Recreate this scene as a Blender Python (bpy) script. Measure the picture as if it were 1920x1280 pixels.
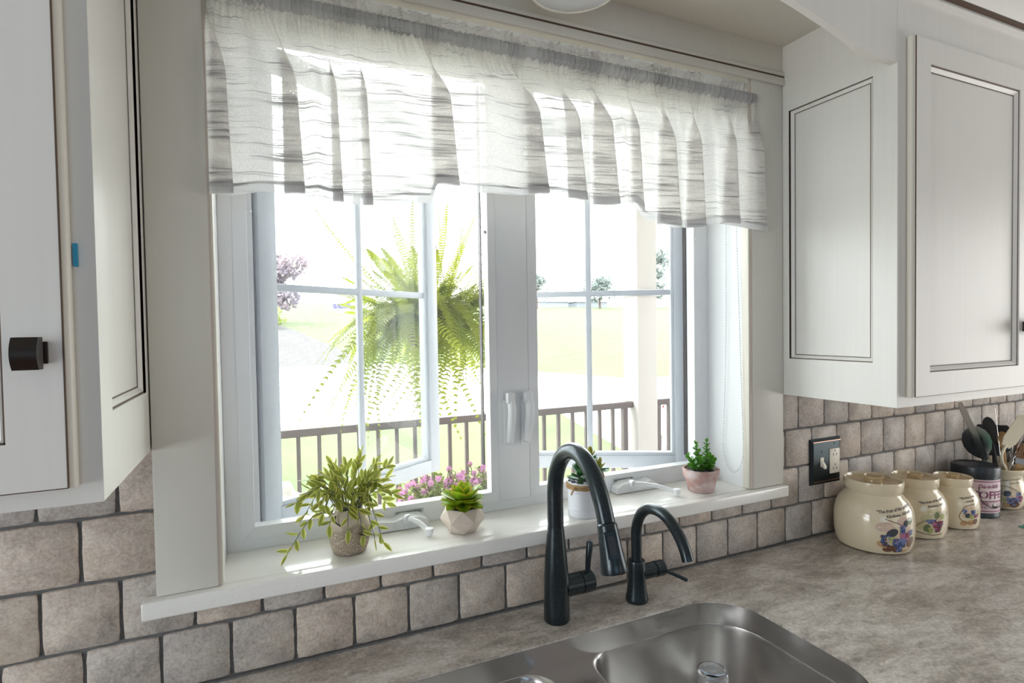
import bpy, bmesh, math, random
from mathutils import Vector, Matrix, Euler
R_ = random.Random(7)
sc = bpy.context.scene
col = sc.collection
for o in list(bpy.data.objects): bpy.data.objects.remove(o)

# ------------------------------------------------------------------ camera
cd = bpy.data.cameras.new('camera'); cd.sensor_width = 36; cd.lens = 19.6727
cd.clip_start = .02; cd.clip_end = 400
cam = bpy.data.objects.new('camera', cd); col.objects.link(cam)
RW = Matrix(((0.91218088, 0.02533836, -0.40900367), (-0.40947528, 0.01738749, -0.91215551), (-0.01600098, 0.99952771, 0.02623596)))
cam.matrix_world = Matrix.Translation((0, -1.17857, .66)) @ RW.to_4x4()
sc.camera = cam
# ------------------------------------------------------------------ sky, sun, added area fill in place of unseen windows
w = bpy.data.worlds.new('sky'); sc.world = w; w.use_nodes = True
bg = w.node_tree.nodes['Background']; bg.inputs[0].default_value = (.96, .98, 1, 1); bg.inputs[1].default_value = 4.6
sd = bpy.data.lights.new('sun', 'SUN'); sd.energy = 4.0; sd.angle = .02; sd.color = (1, .95, .86)
so = bpy.data.objects.new('sun', sd); col.objects.link(so)
so.rotation_euler = Vector((.35, -.55, -1.0)).to_track_quat('-Z', 'Y').to_euler()
def area(name, loc, target, sx, sy, e, c):
    d = bpy.data.lights.new(name, 'AREA'); d.shape = 'RECTANGLE'; d.size = sx; d.size_y = sy; d.energy = e; d.color = c
    o = bpy.data.objects.new(name, d); col.objects.link(o); o.location = loc
    o.rotation_euler = (Vector(target) - Vector(loc)).to_track_quat('-Z', 'Y').to_euler(); return o
area('fill_window_behind', (-.6, -4.30, .45), (-.6, 0, .45), 2.2, 1.5, 8, (.50, .76, 1))
area('fill_side_right', (3.45, -1.15, .45), (-.4, -.5, .7), 1.2, 1.4, 12, (1, .99, .96))
area('fill_side_left', (-2.45, -1.15, .45), (1.5, -.3, .7), 1.2, 1.4, 19, (.93, .97, 1))
area('fill_right_behind', (2.3, -4.30, .25), (2.3, 0, .25), 1.7, 1.9, 5, (1, .98, .95))
sc.view_settings.view_transform = 'Standard'; sc.view_settings.look = 'None'
sc.view_settings.exposure = 1.12; sc.view_settings.gamma = 1; sc.view_settings.use_curve_mapping = False

# ------------------------------------------------------------------ mesh helpers
class MB:
    def __init__(s): s.v = []; s.f = []; s.m = []
    def add(s, vs, fs, mi=0):
        n = len(s.v); s.v += [tuple(v) for v in vs]; s.f += [tuple(i + n for i in f) for f in fs]; s.m += [mi] * len(fs); return s
    def box(s, x0, x1, y0, y1, z0, z1, mi=0, bevel=0, seg=2):
        bm = bmesh.new(); bmesh.ops.create_cube(bm, size=1)
        for v in bm.verts: v.co = Vector(((x0 + x1) / 2 + v.co.x * (x1 - x0), (y0 + y1) / 2 + v.co.y * (y1 - y0), (z0 + z1) / 2 + v.co.z * (z1 - z0)))
        if bevel: bmesh.ops.bevel(bm, geom=list(bm.edges), offset=bevel, segments=seg, affect='EDGES', profile=.5)
        return s.bm(bm, mi)
    def bm(s, bm, mi=0):
        bm.verts.ensure_lookup_table(); bm.verts.index_update()
        s.add([v.co[:] for v in bm.verts], [[v.index for v in f.verts] for f in bm.faces], mi); bm.free(); return s
    def prism(s, poly, fn0, fn1, mi=0):
        n = len(poly); a = [fn0(*p) for p in poly]; b = [fn1(*p) for p in poly]
        return s.add(a + b, [tuple(range(n))[::-1], tuple(range(n, 2 * n))] + [(i, (i + 1) % n, n + (i + 1) % n, n + i) for i in range(n)], mi)
    def lathe(s, prof, c=(0, 0, 0), n=48, mi=0):
        k = len(prof); vs = []
        for i in range(n):
            a = 2 * math.pi * i / n
            for r, z in prof: vs.append((c[0] + r * math.cos(a), c[1] + r * math.sin(a), c[2] + z))
        fs = [(i * k + j, ((i + 1) % n) * k + j, ((i + 1) % n) * k + j + 1, i * k + j + 1) for i in range(n) for j in range(k - 1)]
        return s.add(vs, fs, mi)
    def tube(s, pts, rad, n=12, mi=0, caps=True, closed=False, sy=1.0):
        pts = [Vector(p) for p in pts]; N = len(pts)
        if not hasattr(rad, '__len__'): rad = [rad] * N
        up = None; vs = []
        for i, p in enumerate(pts):
            a = pts[(i - 1) % N] if (closed or i > 0) else p; b = pts[(i + 1) % N] if (closed or i < N - 1) else p
            t = (b - a); t = t.normalized() if t.length > 1e-9 else Vector((0, 0, 1))
            if up is None: up = t.orthogonal().normalized()
            up = (up - t * up.dot(t)); up = up.normalized() if up.length > 1e-6 else t.orthogonal().normalized()
            q = t.cross(up)
            for j in range(n):
                an = 2 * math.pi * j / n; vs.append(p + (up * math.cos(an) + q * math.sin(an) * sy) * rad[i])
        M = N if closed else N - 1
        fs = [(i * n + j, i * n + (j + 1) % n, ((i + 1) % N) * n + (j + 1) % n, ((i + 1) % N) * n + j) for i in range(M) for j in range(n)]
        if caps and not closed: fs += [tuple(range(n))[::-1], tuple(range((N - 1) * n, N * n))]
        return s.add(vs, fs, mi)
    def mesh(s, name, mats, smooth=True, ang=40):
        me = bpy.data.meshes.new(name); me.from_pydata(s.v, [], s.f); me.update()
        bm = bmesh.new(); bm.from_mesh(me); bmesh.ops.recalc_face_normals(bm, faces=bm.faces); bm.to_mesh(me); bm.free()
        if not isinstance(mats, (list, tuple)): mats = [mats]
        for m in mats: me.materials.append(MAT[m])
        me.polygons.foreach_set('material_index', s.m)
        me.polygons.foreach_set('use_smooth', [smooth] * len(s.f))
        if smooth: me.set_sharp_from_angle(angle=math.radians(ang))
        return me
    def obj(s, name, mats, parent=None, smooth=True, ang=40, **kw):
        return link(name, s.mesh(name, mats, smooth, ang), parent, **kw)
def link(name, me, parent=None, label=None, cat=None, group=None, kind=None, mw=None):
    o = bpy.data.objects.new(name, me); col.objects.link(o)
    if mw is not None: o.matrix_basis = mw
    if parent is not None:
        o.parent = parent
        o.matrix_parent_inverse = wm(parent).inverted()
    tag(o, label, cat, group, kind); return o
def wm(o):
    m = o.matrix_basis.copy()
    if o.parent: m = wm(o.parent) @ o.matrix_parent_inverse @ m
    return m
def tag(o, label=None, cat=None, group=None, kind=None):
    if label: o['label'] = label
    if cat: o['category'] = cat
    if group: o['group'] = group
    if kind: o['kind'] = kind
    return o
def thing(name, loc, label=None, cat=None, group=None, kind=None):
    o = bpy.data.objects.new(name, None); col.objects.link(o); o.location = loc; o.empty_display_size = .05
    o.matrix_basis = Matrix.Translation(loc)
    return tag(o, label, cat, group, kind)
def smooth_path(pts, k=6):
    pts = [Vector(p) for p in pts]; out = []
    for i in range(len(pts) - 1):
        p0 = pts[max(i - 1, 0)]; p1 = pts[i]; p2 = pts[i + 1]; p3 = pts[min(i + 2, len(pts) - 1)]
        for j in range(k):
            t = j / k
            out.append(.5 * ((2 * p1) + (p2 - p0) * t + (2 * p0 - 5 * p1 + 4 * p2 - p3) * t * t + (3 * p1 - p0 - 3 * p2 + p3) * t ** 3))
    out.append(pts[-1]); return out
def lerp(a, b, t): return a + (b - a) * t
def sst(t): t = max(0, min(1, t)); return t * t * (3 - 2 * t)

# ------------------------------------------------------------------ materials
MAT = {}
def mat(name, c=(.8, .8, .8), rough=.5, metal=0, noise=None, bump=None, spec=None, coat=0):
    m = bpy.data.materials.new(name); m.use_nodes = True; nt = m.node_tree; p = nt.nodes['Principled BSDF']
    p.inputs['Base Color'].default_value = (*c, 1); p.inputs['Roughness'].default_value = rough; p.inputs['Metallic'].default_value = metal
    if spec is not None: p.inputs['Specular IOR Level'].default_value = spec
    if coat: p.inputs['Coat Weight'].default_value = coat; p.inputs['Coat Roughness'].default_value = .08
    MAT[name] = m
    if noise: # (scale xyz, colour2, detail, lo, hi)
        tc = nt.nodes.new('ShaderNodeTexCoord'); mp = nt.nodes.new('ShaderNodeMapping'); mp.inputs['Scale'].default_value = noise[0]
        nz = nt.nodes.new('ShaderNodeTexNoise'); nz.inputs['Scale'].default_value = 1; nz.inputs['Detail'].default_value = noise[2]
        rp = nt.nodes.new('ShaderNodeValToRGB'); rp.color_ramp.elements[0].position = noise[3]; rp.color_ramp.elements[1].position = noise[4]
        rp.color_ramp.elements[0].color = (*c, 1); rp.color_ramp.elements[1].color = (*noise[1], 1)
        nt.links.new(tc.outputs['Object'], mp.inputs[0]); nt.links.new(mp.outputs[0], nz.inputs[0]); nt.links.new(nz.outputs[0], rp.inputs[0]); nt.links.new(rp.outputs[0], p.inputs['Base Color'])
        if bump:
            b = nt.nodes.new('ShaderNodeBump'); b.inputs['Strength'].default_value = bump; b.inputs['Distance'].default_value = .002
            nt.links.new(nz.outputs[0], b.inputs['Height']); nt.links.new(b.outputs[0], p.inputs['Normal'])
    return m
class NT:
    def __init__(s, m): s.m = m; s.nt = m.node_tree; s.p = s.nt.nodes.get('Principled BSDF'); s.out = s.nt.nodes['Material Output']
    def n(s, t, **k):
        x = s.nt.nodes.new('ShaderNode' + t)
        for a, b in k.items():
            if a in ('inp',):
                for i, v in b.items(): x.inputs[i].default_value = v
            else: setattr(x, a, b)
        return x
    def l(s, a, b): s.nt.links.new(a, b)
    def noise(s, vec, scale, detail=4, dist=0, rough=.5):
        x = s.n('TexNoise', inp={'Scale': scale, 'Detail': detail, 'Distortion': dist, 'Roughness': rough}); s.l(vec, x.inputs['Vector']); return x.outputs[0]
    def ramp(s, fac, els):
        x = s.n('ValToRGB'); e = x.color_ramp.elements
        while len(e) < len(els): e.new(.5)
        for i, (p, c) in enumerate(els): e[i].position = p; e[i].color = (*c, 1) if len(c) == 3 else c
        s.l(fac, x.inputs[0]); return x.outputs[0]
    def mix(s, f, a, b, mode='MIX'):
        x = s.n('MixRGB', blend_type=mode)
        for i, v in enumerate((f, a, b)):
            if isinstance(v, (int, float)): x.inputs[i].default_value = v
            elif isinstance(v, tuple): x.inputs[i].default_value = (*v, 1)
            else: s.l(v, x.inputs[i])
        return x.outputs[0]
    def mapping(s, vec, scale=(1, 1, 1), rot=(0, 0, 0)):
        x = s.n('Mapping', inp={'Scale': scale, 'Rotation': rot}); s.l(vec, x.inputs[0]); return x.outputs[0]
    def bump(s, h, st, d=.002):
        x = s.n('Bump', inp={'Strength': st, 'Distance': d}); s.l(h, x.inputs['Height']); s.l(x.outputs[0], s.p.inputs['Normal'])

mat('cabinet_paint', (.775, .76, .71), .42, noise=((70, 70, 3), (.80, .785, .735), 3, .3, .75))
mat('trim_paint', (.70, .68, .61), .40, noise=((70, 70, 3), (.72, .70, .635), 3, .3, .75))
mat('bead_paint', (.80, .76, .66), .35)
mat('glaze', (.10, .06, .035), .6)
mat('vinyl_white', (.86, .87, .88), .35)
mat('stop_tan', (.62, .54, .47), .5)
mat('wall_paint', (.62, .62, .60), .7)
mat('ceiling_paint', (.72, .68, .60), .8, noise=((3, 3, 3), (.76, .725, .65), 3, .3, .7))
mat('grout', (.12, .12, .12), .9, noise=((90, 90, 90), (.18, .175, .17), 4, .3, .7), bump=.4)
mat('quartz', (.88, .865, .82), .16, noise=((160, 160, 160), (.84, .82, .77), 3, .55, .75), coat=.2)
mat('dark_bronze', (.035, .027, .022), .38, .7)
mat('plate_bronze', (.03, .042, .048), .30, .75)
mat('copper_edge', (.55, .30, .22), .3, .9)
mat('ivory', (.80, .74, .62), .4)
mat('slot_black', (.02, .02, .02), .6)
mat('steel_util', (.62, .62, .63), .22, 1)
mat('black_plastic', (.025, .025, .028), .35)
mat('tin_black', (.02, .026, .034), .33, .2, noise=((14, 14, 14), (.05, .065, .075), 3, .45, .7))
mat('wood_util', (.55, .33, .14), .55, noise=((30, 30, 4), (.66, .43, .2), 3, .3, .7))
mat('cream_plastic', (.74, .68, .52), .4)
mat('bristle', (.42, .25, .13), .8)
mat('stoneware', (.76, .655, .46), .14, noise=((3, 3, 5), (.80, .70, .52), 3, .3, .7), coat=.6)
mat('stoneware_lid', (.60, .45, .25), .16, noise=((9, 9, 9), (.66, .52, .32), 3, .3, .7), coat=.5)
mat('print_ink', (.07, .05, .05), .5)
for nm, c in dict(grape_blue=(.045, .075, .20), grape_light=(.16, .24, .45), grape_red=(.22, .025, .06), grape_pink=(.42, .16, .27), grape_green=(.42, .44, .17), leaf_print=(.16, .22, .09), leaf_dark=(.05, .06, .08), vine_print=(.17, .08, .05), blush=(.72, .55, .40), mauve=(.64, .47, .39), pear=(.55, .34, .17), sage=(.60, .56, .34)).items():
    mat(nm, c, .25, coat=.4)
mat('label_pink', (.72, .56, .60), .5); mat('label_plum', (.26, .06, .15), .5); mat('label_cream', (.80, .70, .70), .5)
mat('concrete_pot', (.58, .49, .41), .75, noise=((60, 60, 60), (.64, .55, .47), 4, .3, .7), bump=.15)
mat('enamel_white', (.80, .82, .86), .25)
mat('twine', (.45, .29, .14), .9)
mat('terracotta', (.47, .29, .255), .85, noise=((26, 26, 40), (.64, .54, .52), 6, .40, .64), bump=.2)
mat('soil', (.03, .025, .03), .9, noise=((80, 80, 80), (.12, .12, .14), 3, .45, .6), bump=.8)
mat('pebble', (.16, .17, .22), .4)
mat('sticker', (.60, .62, .60), .6); mat('sticker_ink', (.12, .12, .12), .7)
mat('rubber_tape', (.03, .33, .55), .6)
mat('lamp_rim', (.85, .82, .74), .3)
mat('shade_fabric', (.86, .80, .68), .8)
mat('rail_metal', (.115, .09, .085), .5)
mat('post_paint', (.56, .53, .51), .6); mat('deck_grey', (.26, .25, .24), .8); mat('shaded_sash_vinyl', (.60, .64, .68), .35)  # sash: white vinyl darkened and blued, its shade put into the colour
mat('concrete', (.72, .70, .66), .85, noise=((1.2, 1.2, 1.2), (.78, .76, .72), 4, .3, .7))
mat('gravel', (.044, .041, .040), .95, noise=((9, 9, 9), (.074, .070, .068), 6, .35, .65))
mat('lawn', (.056, .082, .021), .95, noise=((.5, .9, .5), (.080, .104, .034), 6, .32, .68))
mat('bark', (.13, .09, .07), .9)
mat('distant_roof', (.28, .29, .33), .8)
mat('garden_stone', (.55, .50, .46), .9, noise=((14, 14, 9), (.72, .68, .64), 4, .35, .65), bump=.5)
mat('wood_floor', (.26, .11, .06), .35, noise=((3, 24, 3), (.36, .17, .09), 4, .3, .7))
mat('cherry_wood', (.25, .085, .05), .35, noise=((5, 5, 40), (.33, .13, .075), 4, .3, .7))
mat('cloth_blue', (.40, .60, .68), .9); mat('cloth_green', (.10, .33, .24), .9)
mat('plaster_wall', (.38, .40, .42), .8)

# faucet: black metal with a very fine speckle
m = mat('faucet_black', (.012, .016, .018), .30, .6); q = NT(m); tc = q.n('TexCoord').outputs['Object']
c = q.ramp(q.noise(tc, 900, 2), [(.56, (.016, .026, .031)), (.74, (.085, .115, .13))]); q.l(c, q.p.inputs['Base Color']); q.p.inputs['Coat Weight'].default_value = .35; q.p.inputs['Coat Roughness'].default_value = .2
# tile: travertine look, each tile its own tone
m = mat('tile', (.4, .37, .33), .55); q = NT(m); oi = q.n('ObjectInfo'); tc = q.n('TexCoord').outputs['Object']
add = q.n('VectorMath', operation='ADD'); sc_ = q.n('VectorMath', operation='SCALE'); sc_.inputs['Scale'].default_value = 40
cmb = q.n('CombineXYZ'); q.l(oi.outputs['Random'], cmb.inputs[0]); q.l(oi.outputs['Random'], cmb.inputs[2]); q.l(cmb.outputs[0], sc_.inputs[0]); q.l(tc, add.inputs[0]); q.l(sc_.outputs[0], add.inputs[1]); v = add.outputs[0]
big = q.noise(v, 14, 5, .6); fine = q.noise(v, 180, 5, 0, .7); mid = q.noise(v, 55, 6, .8, .65)
c = q.ramp(big, [(.32, (.46, .425, .39)), (.5, (.57, .52, .47)), (.68, (.66, .605, .545))])
c = q.mix(.55, c, q.ramp(mid, [(.3, (.28, .26, .24)), (.55, (.5, .5, .5)), (.72, (.66, .62, .58))]), 'OVERLAY')
c = q.mix(.45, c, q.ramp(fine, [(.34, (.2, .19, .18)), (.5, (.5, .5, .5)), (.68, (.8, .78, .76))]), 'OVERLAY')
tone = q.ramp(oi.outputs['Random'], [(0, (.86, .87, .90)), (.4, (1, .97, .93)), (.75, (1.06, 1.0, .95)), (1, (.94, .97, 1.02))])
c = q.mix(1.0, c, tone, 'MULTIPLY'); q.l(c, q.p.inputs['Base Color']); q.bump(mid, .25, .002)
# counter: mottled stone laminate
m = mat('counter', (.4, .37, .33), .33); q = NT(m); tc = q.n('TexCoord').outputs['Object']
v = q.mapping(tc, (1.7, 3.6, 1), (0, 0, .75)); a = q.noise(v, 2.6, 10, .45, .70); b = q.noise(v, 12.0, 10, .3, .74); f = q.noise(tc, 130, 5, .3, .7)
c = q.ramp(a, [(.33, (.29, .26, .23)), (.45, (.43, .395, .355)), (.54, (.55, .515, .475)), (.66, (.68, .65, .61))])
c = q.mix(.80, c, q.ramp(b, [(.28, (.16, .145, .125)), (.45, (.46, .45, .44)), (.58, (.60, .59, .58)), (.72, (.90, .885, .87))]), 'OVERLAY')
c = q.mix(.45, c, q.ramp(f, [(.36, (.24, .23, .22)), (.5, (.5, .5, .5)), (.66, (.80, .80, .80))]), 'OVERLAY')
q.l(c, q.p.inputs['Base Color']); q.bump(f, .06, .001)
# stainless steel, brushed
m = mat('stainless', (.62, .605, .595), .24, 1); q = NT(m); tc = q.n('TexCoord').outputs['Object']
f = q.noise(q.mapping(tc, (3, 3, 260)), 4, 2); q.bump(f, .02, .0005)
# speckled vase
m = mat('speckled', (.45, .37, .28), .6); q = NT(m); tc = q.n('TexCoord').outputs['Object']
f = q.noise(tc, 420, 3); sp = q.ramp(f, [(.57, (.30, .235, .165)), (.63, (.72, .66, .58))]); g = q.n('SeparateXYZ'); q.l(tc, g.inputs[0])
mr = q.n('MapRange', inp={1: .238, 2: .255, 3: 0, 4: 1}); q.l(g.outputs[2], mr.inputs[0])
q.l(q.mix(mr.outputs[0], sp, (.60, .51, .41)), q.p.inputs['Base Color'])
# glass
def glassy(name, tint, refl, haze=0, hazec=(.9, .9, .9)):
    m = mat(name); q = NT(m); q.nt.nodes.remove(q.p); t = q.n('BsdfTransparent'); t.inputs[0].default_value = (*tint, 1)
    g = q.n('BsdfGlossy', inp={'Roughness': .02}); fr = q.n('Fresnel', inp={'IOR': 1.45}); mu = q.n('Math', operation='MULTIPLY'); mu.inputs[1].default_value = refl
    q.l(fr.outputs[0], mu.inputs[0]); mx = q.n('MixShader'); q.l(mu.outputs[0], mx.inputs[0]); q.l(t.outputs[0], mx.inputs[1]); q.l(g.outputs[0], mx.inputs[2]); s = mx.outputs[0]
    if haze:
        d = q.n('BsdfDiffuse'); d.inputs[0].default_value = (*hazec, 1); tl = q.n('BsdfTranslucent'); tl.inputs[0].default_value = (*hazec, 1)
        ms = q.n('MixShader'); q.l(d.outputs[0], ms.inputs[1]); q.l(tl.outputs[0], ms.inputs[2]); m2 = q.n('MixShader', inp={0: haze}); q.l(s, m2.inputs[1]); q.l(ms.outputs[0], m2.inputs[2]); s = m2.outputs[0]
    q.l(s, q.out.inputs[0]); return q
glassy('window_glass', (.95, .98, .98), .22)
m = mat('tumbler_glass', (1, 1, 1), 0); m.node_tree.nodes['Principled BSDF'].inputs['Transmission Weight'].default_value = 1
# insect screen: real weave pattern as coverage
m = mat('screen_mesh'); q = NT(m); q.nt.nodes.remove(q.p); tc = q.n('TexCoord').outputs['Object']; sp = q.n('SeparateXYZ'); q.l(tc, sp.inputs[0])
def wires(o):
    a = q.n('Math', operation='MULTIPLY'); a.inputs[1].default_value = 1 / .0022; q.l(o, a.inputs[0]); f = q.n('Math', operation='FRACT'); q.l(a.outputs[0], f.inputs[0])
    g = q.n('Math', operation='LESS_THAN'); g.inputs[1].default_value = .11; q.l(f.outputs[0], g.inputs[0]); return g.outputs[0]
mxm = q.n('Math', operation='MAXIMUM'); q.l(wires(sp.outputs[0]), mxm.inputs[0]); q.l(wires(sp.outputs[2]), mxm.inputs[1])
t = q.n('BsdfTransparent'); d = q.n('BsdfDiffuse'); d.inputs[0].default_value = (.62, .62, .68, 1); ms = q.n('MixShader'); q.l(mxm.outputs[0], ms.inputs[0]); q.l(t.outputs[0], ms.inputs[1]); q.l(d.outputs[0], ms.inputs[2]); q.l(ms.outputs[0], q.out.inputs[0])
# sheer slubbed cotton
def fabric(name, base_t, slub, c=(.95, .928, .895), dark=(.44, .43, .43)):
    m = mat(name); q = NT(m); q.nt.nodes.remove(q.p); tc = q.n('TexCoord').outputs['Object']
    s1 = q.noise(q.mapping(tc, (9, 9, 330)), 1, 3, .25); s2 = q.noise(q.mapping(tc, (420, 420, 420)), 1, 2); s3 = q.noise(q.mapping(tc, (5, 5, 70)), 1, 2)
    line = q.ramp(s1, [(.48, (0, 0, 0)), (.62, (1, 1, 1))]); band = q.ramp(s3, [(.35, (.25, .25, .25)), (.65, (1, 1, 1))])
    lb = q.mix(1.0, line, band, 'MULTIPLY')
    colr = q.mix(lb, c, dark); df = q.n('BsdfDiffuse'); q.l(colr, df.inputs[0]); tl = q.n('BsdfTranslucent'); q.l(colr, tl.inputs[0])
    m1 = q.n('MixShader', inp={0: .55}); q.l(df.outputs[0], m1.inputs[1]); q.l(tl.outputs[0], m1.inputs[2])
    tr = q.n('BsdfTransparent'); fac = q.mix(slub, (1 - base_t,) * 3, q.mix(1.0, q.ramp(s2, [(.3, (.55, .55, .55)), (.7, (.9, .9, .9))]), lb, 'ADD'))
    m2 = q.n('MixShader'); q.l(fac, m2.inputs[0]); q.l(tr.outputs[0], m2.inputs[1]); q.l(m1.outputs[0], m2.inputs[2]); q.l(m2.outputs[0], q.out.inputs[0])
fabric('curtain_sheer', .15, .50); fabric('curtain_hem', .06, .25, (.72, .71, .71), (.5, .5, .5))
# leaves: diffuse + translucent
def leafmat(name, c, c2=None, tl=.4, rough=.45, scale=30):
    m = mat(name, c, rough); q = NT(m)
    if c2:
        tc = q.n('TexCoord').outputs['Object']; cc = q.ramp(q.noise(tc, scale, 2), [(.35, c), (.65, c2)]); q.l(cc, q.p.inputs['Base Color'])
    t = q.n('BsdfTranslucent'); t.inputs[0].default_value = (*(c2 or c), 1); mx = q.n('MixShader', inp={0: tl}); q.l(q.p.outputs[0], mx.inputs[1]); q.l(t.outputs[0], mx.inputs[2]); q.l(mx.outputs[0], q.out.inputs[0])
leafmat('leaf_green', (.21, .27, .035), (.32, .36, .06)); leafmat('leaf_yellow', (.62, .60, .13), (.74, .71, .24))
leafmat('succ_green', (.20, .42, .02), (.42, .56, .03), .3, .3, 12); leafmat('succ_edge', (.60, .60, .05), (.72, .50, .04), .3, .3, 12)
leafmat('jade_dark', (.03, .13, .045), (.07, .22, .06), .2, .3); leafmat('jade_tip', (.42, .45, .08), (.50, .42, .10), .35, .35)
leafmat('jade_green', (.07, .30, .02), (.16, .42, .04), .3, .35); leafmat('stem_green', (.10, .20, .06)); leafmat('twig_blue', (.16, .19, .17), None, .1)
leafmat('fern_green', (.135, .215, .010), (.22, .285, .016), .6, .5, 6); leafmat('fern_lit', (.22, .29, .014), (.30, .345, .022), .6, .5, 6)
leafmat('hazed_tree_green', (.17, .21, .20), (.28, .31, .27), .3, .8, .6); leafmat('hazed_tree_purple', (.17, .15, .19), (.29, .23, .25), .3, .8, .6); leafmat('bush_lime', (.15, .2, .025), (.2, .24, .04), .3, .8, 2)  # tree colours paled and blued, distance haze put into the colour
leafmat('petal_pink', (.50, .20, .40), (.55, .28, .48), .4, .6); leafmat('petal_red', (.40, .04, .10), (.45, .10, .14), .4, .6); leafmat('petal_purple', (.12, .10, .26), (.16, .14, .3), .3, .6)
# frosted lamp glass
m = mat('lamp_glass', (.86, .88, .90), .12); q = NT(m); q.p.inputs['Transmission Weight'].default_value = .25; q.p.inputs['Coat Weight'].default_value = .5

# ------------------------------------------------------------------ room shell
TW = .1139
wall = MB()
XL, XR, YB, ZF, ZC = -2.6, 3.6, -4.4, -.91, 1.56
for a in ((XL, -.0955, ZF, ZC), (1.275, XR, ZF, ZC), (-.0955, 1.275, ZF, .150), (-.0955, 1.275, 1.362, ZC)):
    wall.box(a[0], a[1], .005, .19, a[2], a[3])
wall_back = wall.obj('wall_back', 'grout', kind='structure', smooth=False)
MB().box(XL, XR, YB - .05, .1, ZF - .06, ZF).obj('floor', 'wood_floor', kind='structure', smooth=False)
MB().box(XL, XR, YB - .05, .19, ZC, ZC + .06).obj('ceiling', 'wall_paint', kind='structure', smooth=False)
MB().box(XL - .1, XL, YB - .05, .19, ZF, ZC).obj('wall_left', 'plaster_wall', kind='structure', smooth=False)
MB().box(XR, XR + .1, YB - .05, .19, ZF, ZC).obj('wall_right', 'plaster_wall', kind='structure', smooth=False)
fw = MB()
fw.box(XL, XR, YB - .1, YB, ZF, ZC)
fw.obj('wall_front', 'plaster_wall', kind='structure', smooth=False)

# window frames added round the area fill lamps; walls behind stay solid
def added_window(name, axis, pos, c, wd, h):
    t = thing(name, (0, 0, 0), kind='structure'); a, b = c[0] - wd / 2 - .06, c[0] + wd / 2 + .06; z0, z1 = c[1] - h / 2 - .06, c[1] + h / 2 + .06
    f = MB()
    for u0, u1, w0, w1 in ((a, a + .06, z0, z1), (b - .06, b, z0, z1), (a, b, z0, z0 + .06), (a, b, z1 - .06, z1), ((a + b) / 2 - .02, (a + b) / 2 + .02, z0, z1)):
        p = (min(pos), max(pos)); f.box(p[0], p[1], u0, u1, w0, w1) if axis == 'x' else f.box(u0, u1, p[0], p[1], w0, w1)
    f.obj('frame', 'vinyl_white', t, smooth=False)
added_window('added_window_2', 'x', (XR, XR - .04), (-1.15, .45), 1.2, 1.4); added_window('added_window_3', 'x', (XL, XL + .04), (-1.15, .45), 1.2, 1.4)
added_window('added_window_4', 'y', (YB, YB + .04), (-.6, .45), 2.2, 1.5); added_window('added_window_5', 'y', (YB, YB + .04), (2.3, .25), 1.7, 1.9)

# ------------------------------------------------------------------ tiles (each a child of the wall)
tile_cache = {}
def tile_mesh(wd, h, seed):
    k = (round(wd, 3), round(h, 3), seed)
    if k in tile_cache: return tile_cache[k]
    rr = random.Random(seed * 31 + 5); n = 6; outline = []
    cs = ((0, 0), (1, 0), (1, 1), (0, 1)); pts = []
    for ci in range(4):
        a = cs[ci]; b = cs[(ci + 1) % 4]
        for j in range(n):
            t = j / n; x = lerp(a[0], b[0], t) * wd; z = lerp(a[1], b[1], t) * h
            jx = rr.uniform(-.0007, .0007); jz = rr.uniform(-.0007, .0007)
            if j == 0: # soften corner
                x += (.0016 if a[0] == 0 else -.0016); z += (.0016 if a[1] == 0 else -.0016)
            pts.append((x + jx, z + jz))
    N = len(pts); cx, cz = wd / 2, h / 2
    def ins(p, d): return (p[0] + (d if p[0] < cx else -d) * (1 if abs(p[0] - cx) > wd * .42 else 0), p[1] + (d if p[1] < cz else -d) * (1 if abs(p[1] - cz) > h * .42 else 0))
    v = [(x, .010, z) for x, z in pts] + [(x, .0022, z) for x, z in pts] + [(*[ins(p, .0022)[0]], 0, ins(p, .0022)[1]) for p in pts]
    f = [(i, (i + 1) % N, N + (i + 1) % N, N + i) for i in range(N)] + [(N + i, N + (i + 1) % N, 2 * N + (i + 1) % N, 2 * N + i) for i in range(N)] + [tuple(range(2 * N, 3 * N))]
    me = MB().add(v, f).mesh('tile', 'tile', True, 60); tile_cache[k] = me; return me
def put_tile(x0, x1, z0, z1, s):
    g = .0028; wd, h = x1 - x0 - 2 * g, z1 - z0 - 2 * g
    if wd < .012 or h < .012: return
    link('tile', tile_mesh(wd, h, s % 5), wall_back, mw=Matrix.Translation((x0 + g, R_.uniform(-.0006, .0006), z0 + g)))
rows = [(.003, .1111), (.1111, .2254), (.2254, .3397), (.3397, .4540)]
k = 0
for ri, (z0, z1) in enumerate(rows):
    off = -.2940 if ri % 2 == 0 else -.2940 - .0583
    for i in range(-3, 28):
        x0 = off + i * TW; x1 = x0 + TW; k += 1
        if x0 > 2.8 or x1 < -.62: continue
        if ri == 0: put_tile(x0, x1, z0, z1, k); continue
        if ri == 1 and x1 > -.204 + .012 and x0 < 1.385:
            if x0 < -.205: put_tile(x0, -.1, z0, z1, k) if False else put_tile(x0, x1, z0, z1, k)
            elif x1 > 1.40: put_tile(x0, x1, z0, z1, k)
            else: put_tile(x0, x1, z0, .1580, k)
            continue
        if x1 > -.1 and x0 < 1.28:
            if x0 < -.12: put_tile(x0, -.1, z0, z1, k)
            elif x1 > 1.30: put_tile(1.285, x1, z0, z1, k)
            continue
        put_tile(x0, x1, z0, z1, k)

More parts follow.
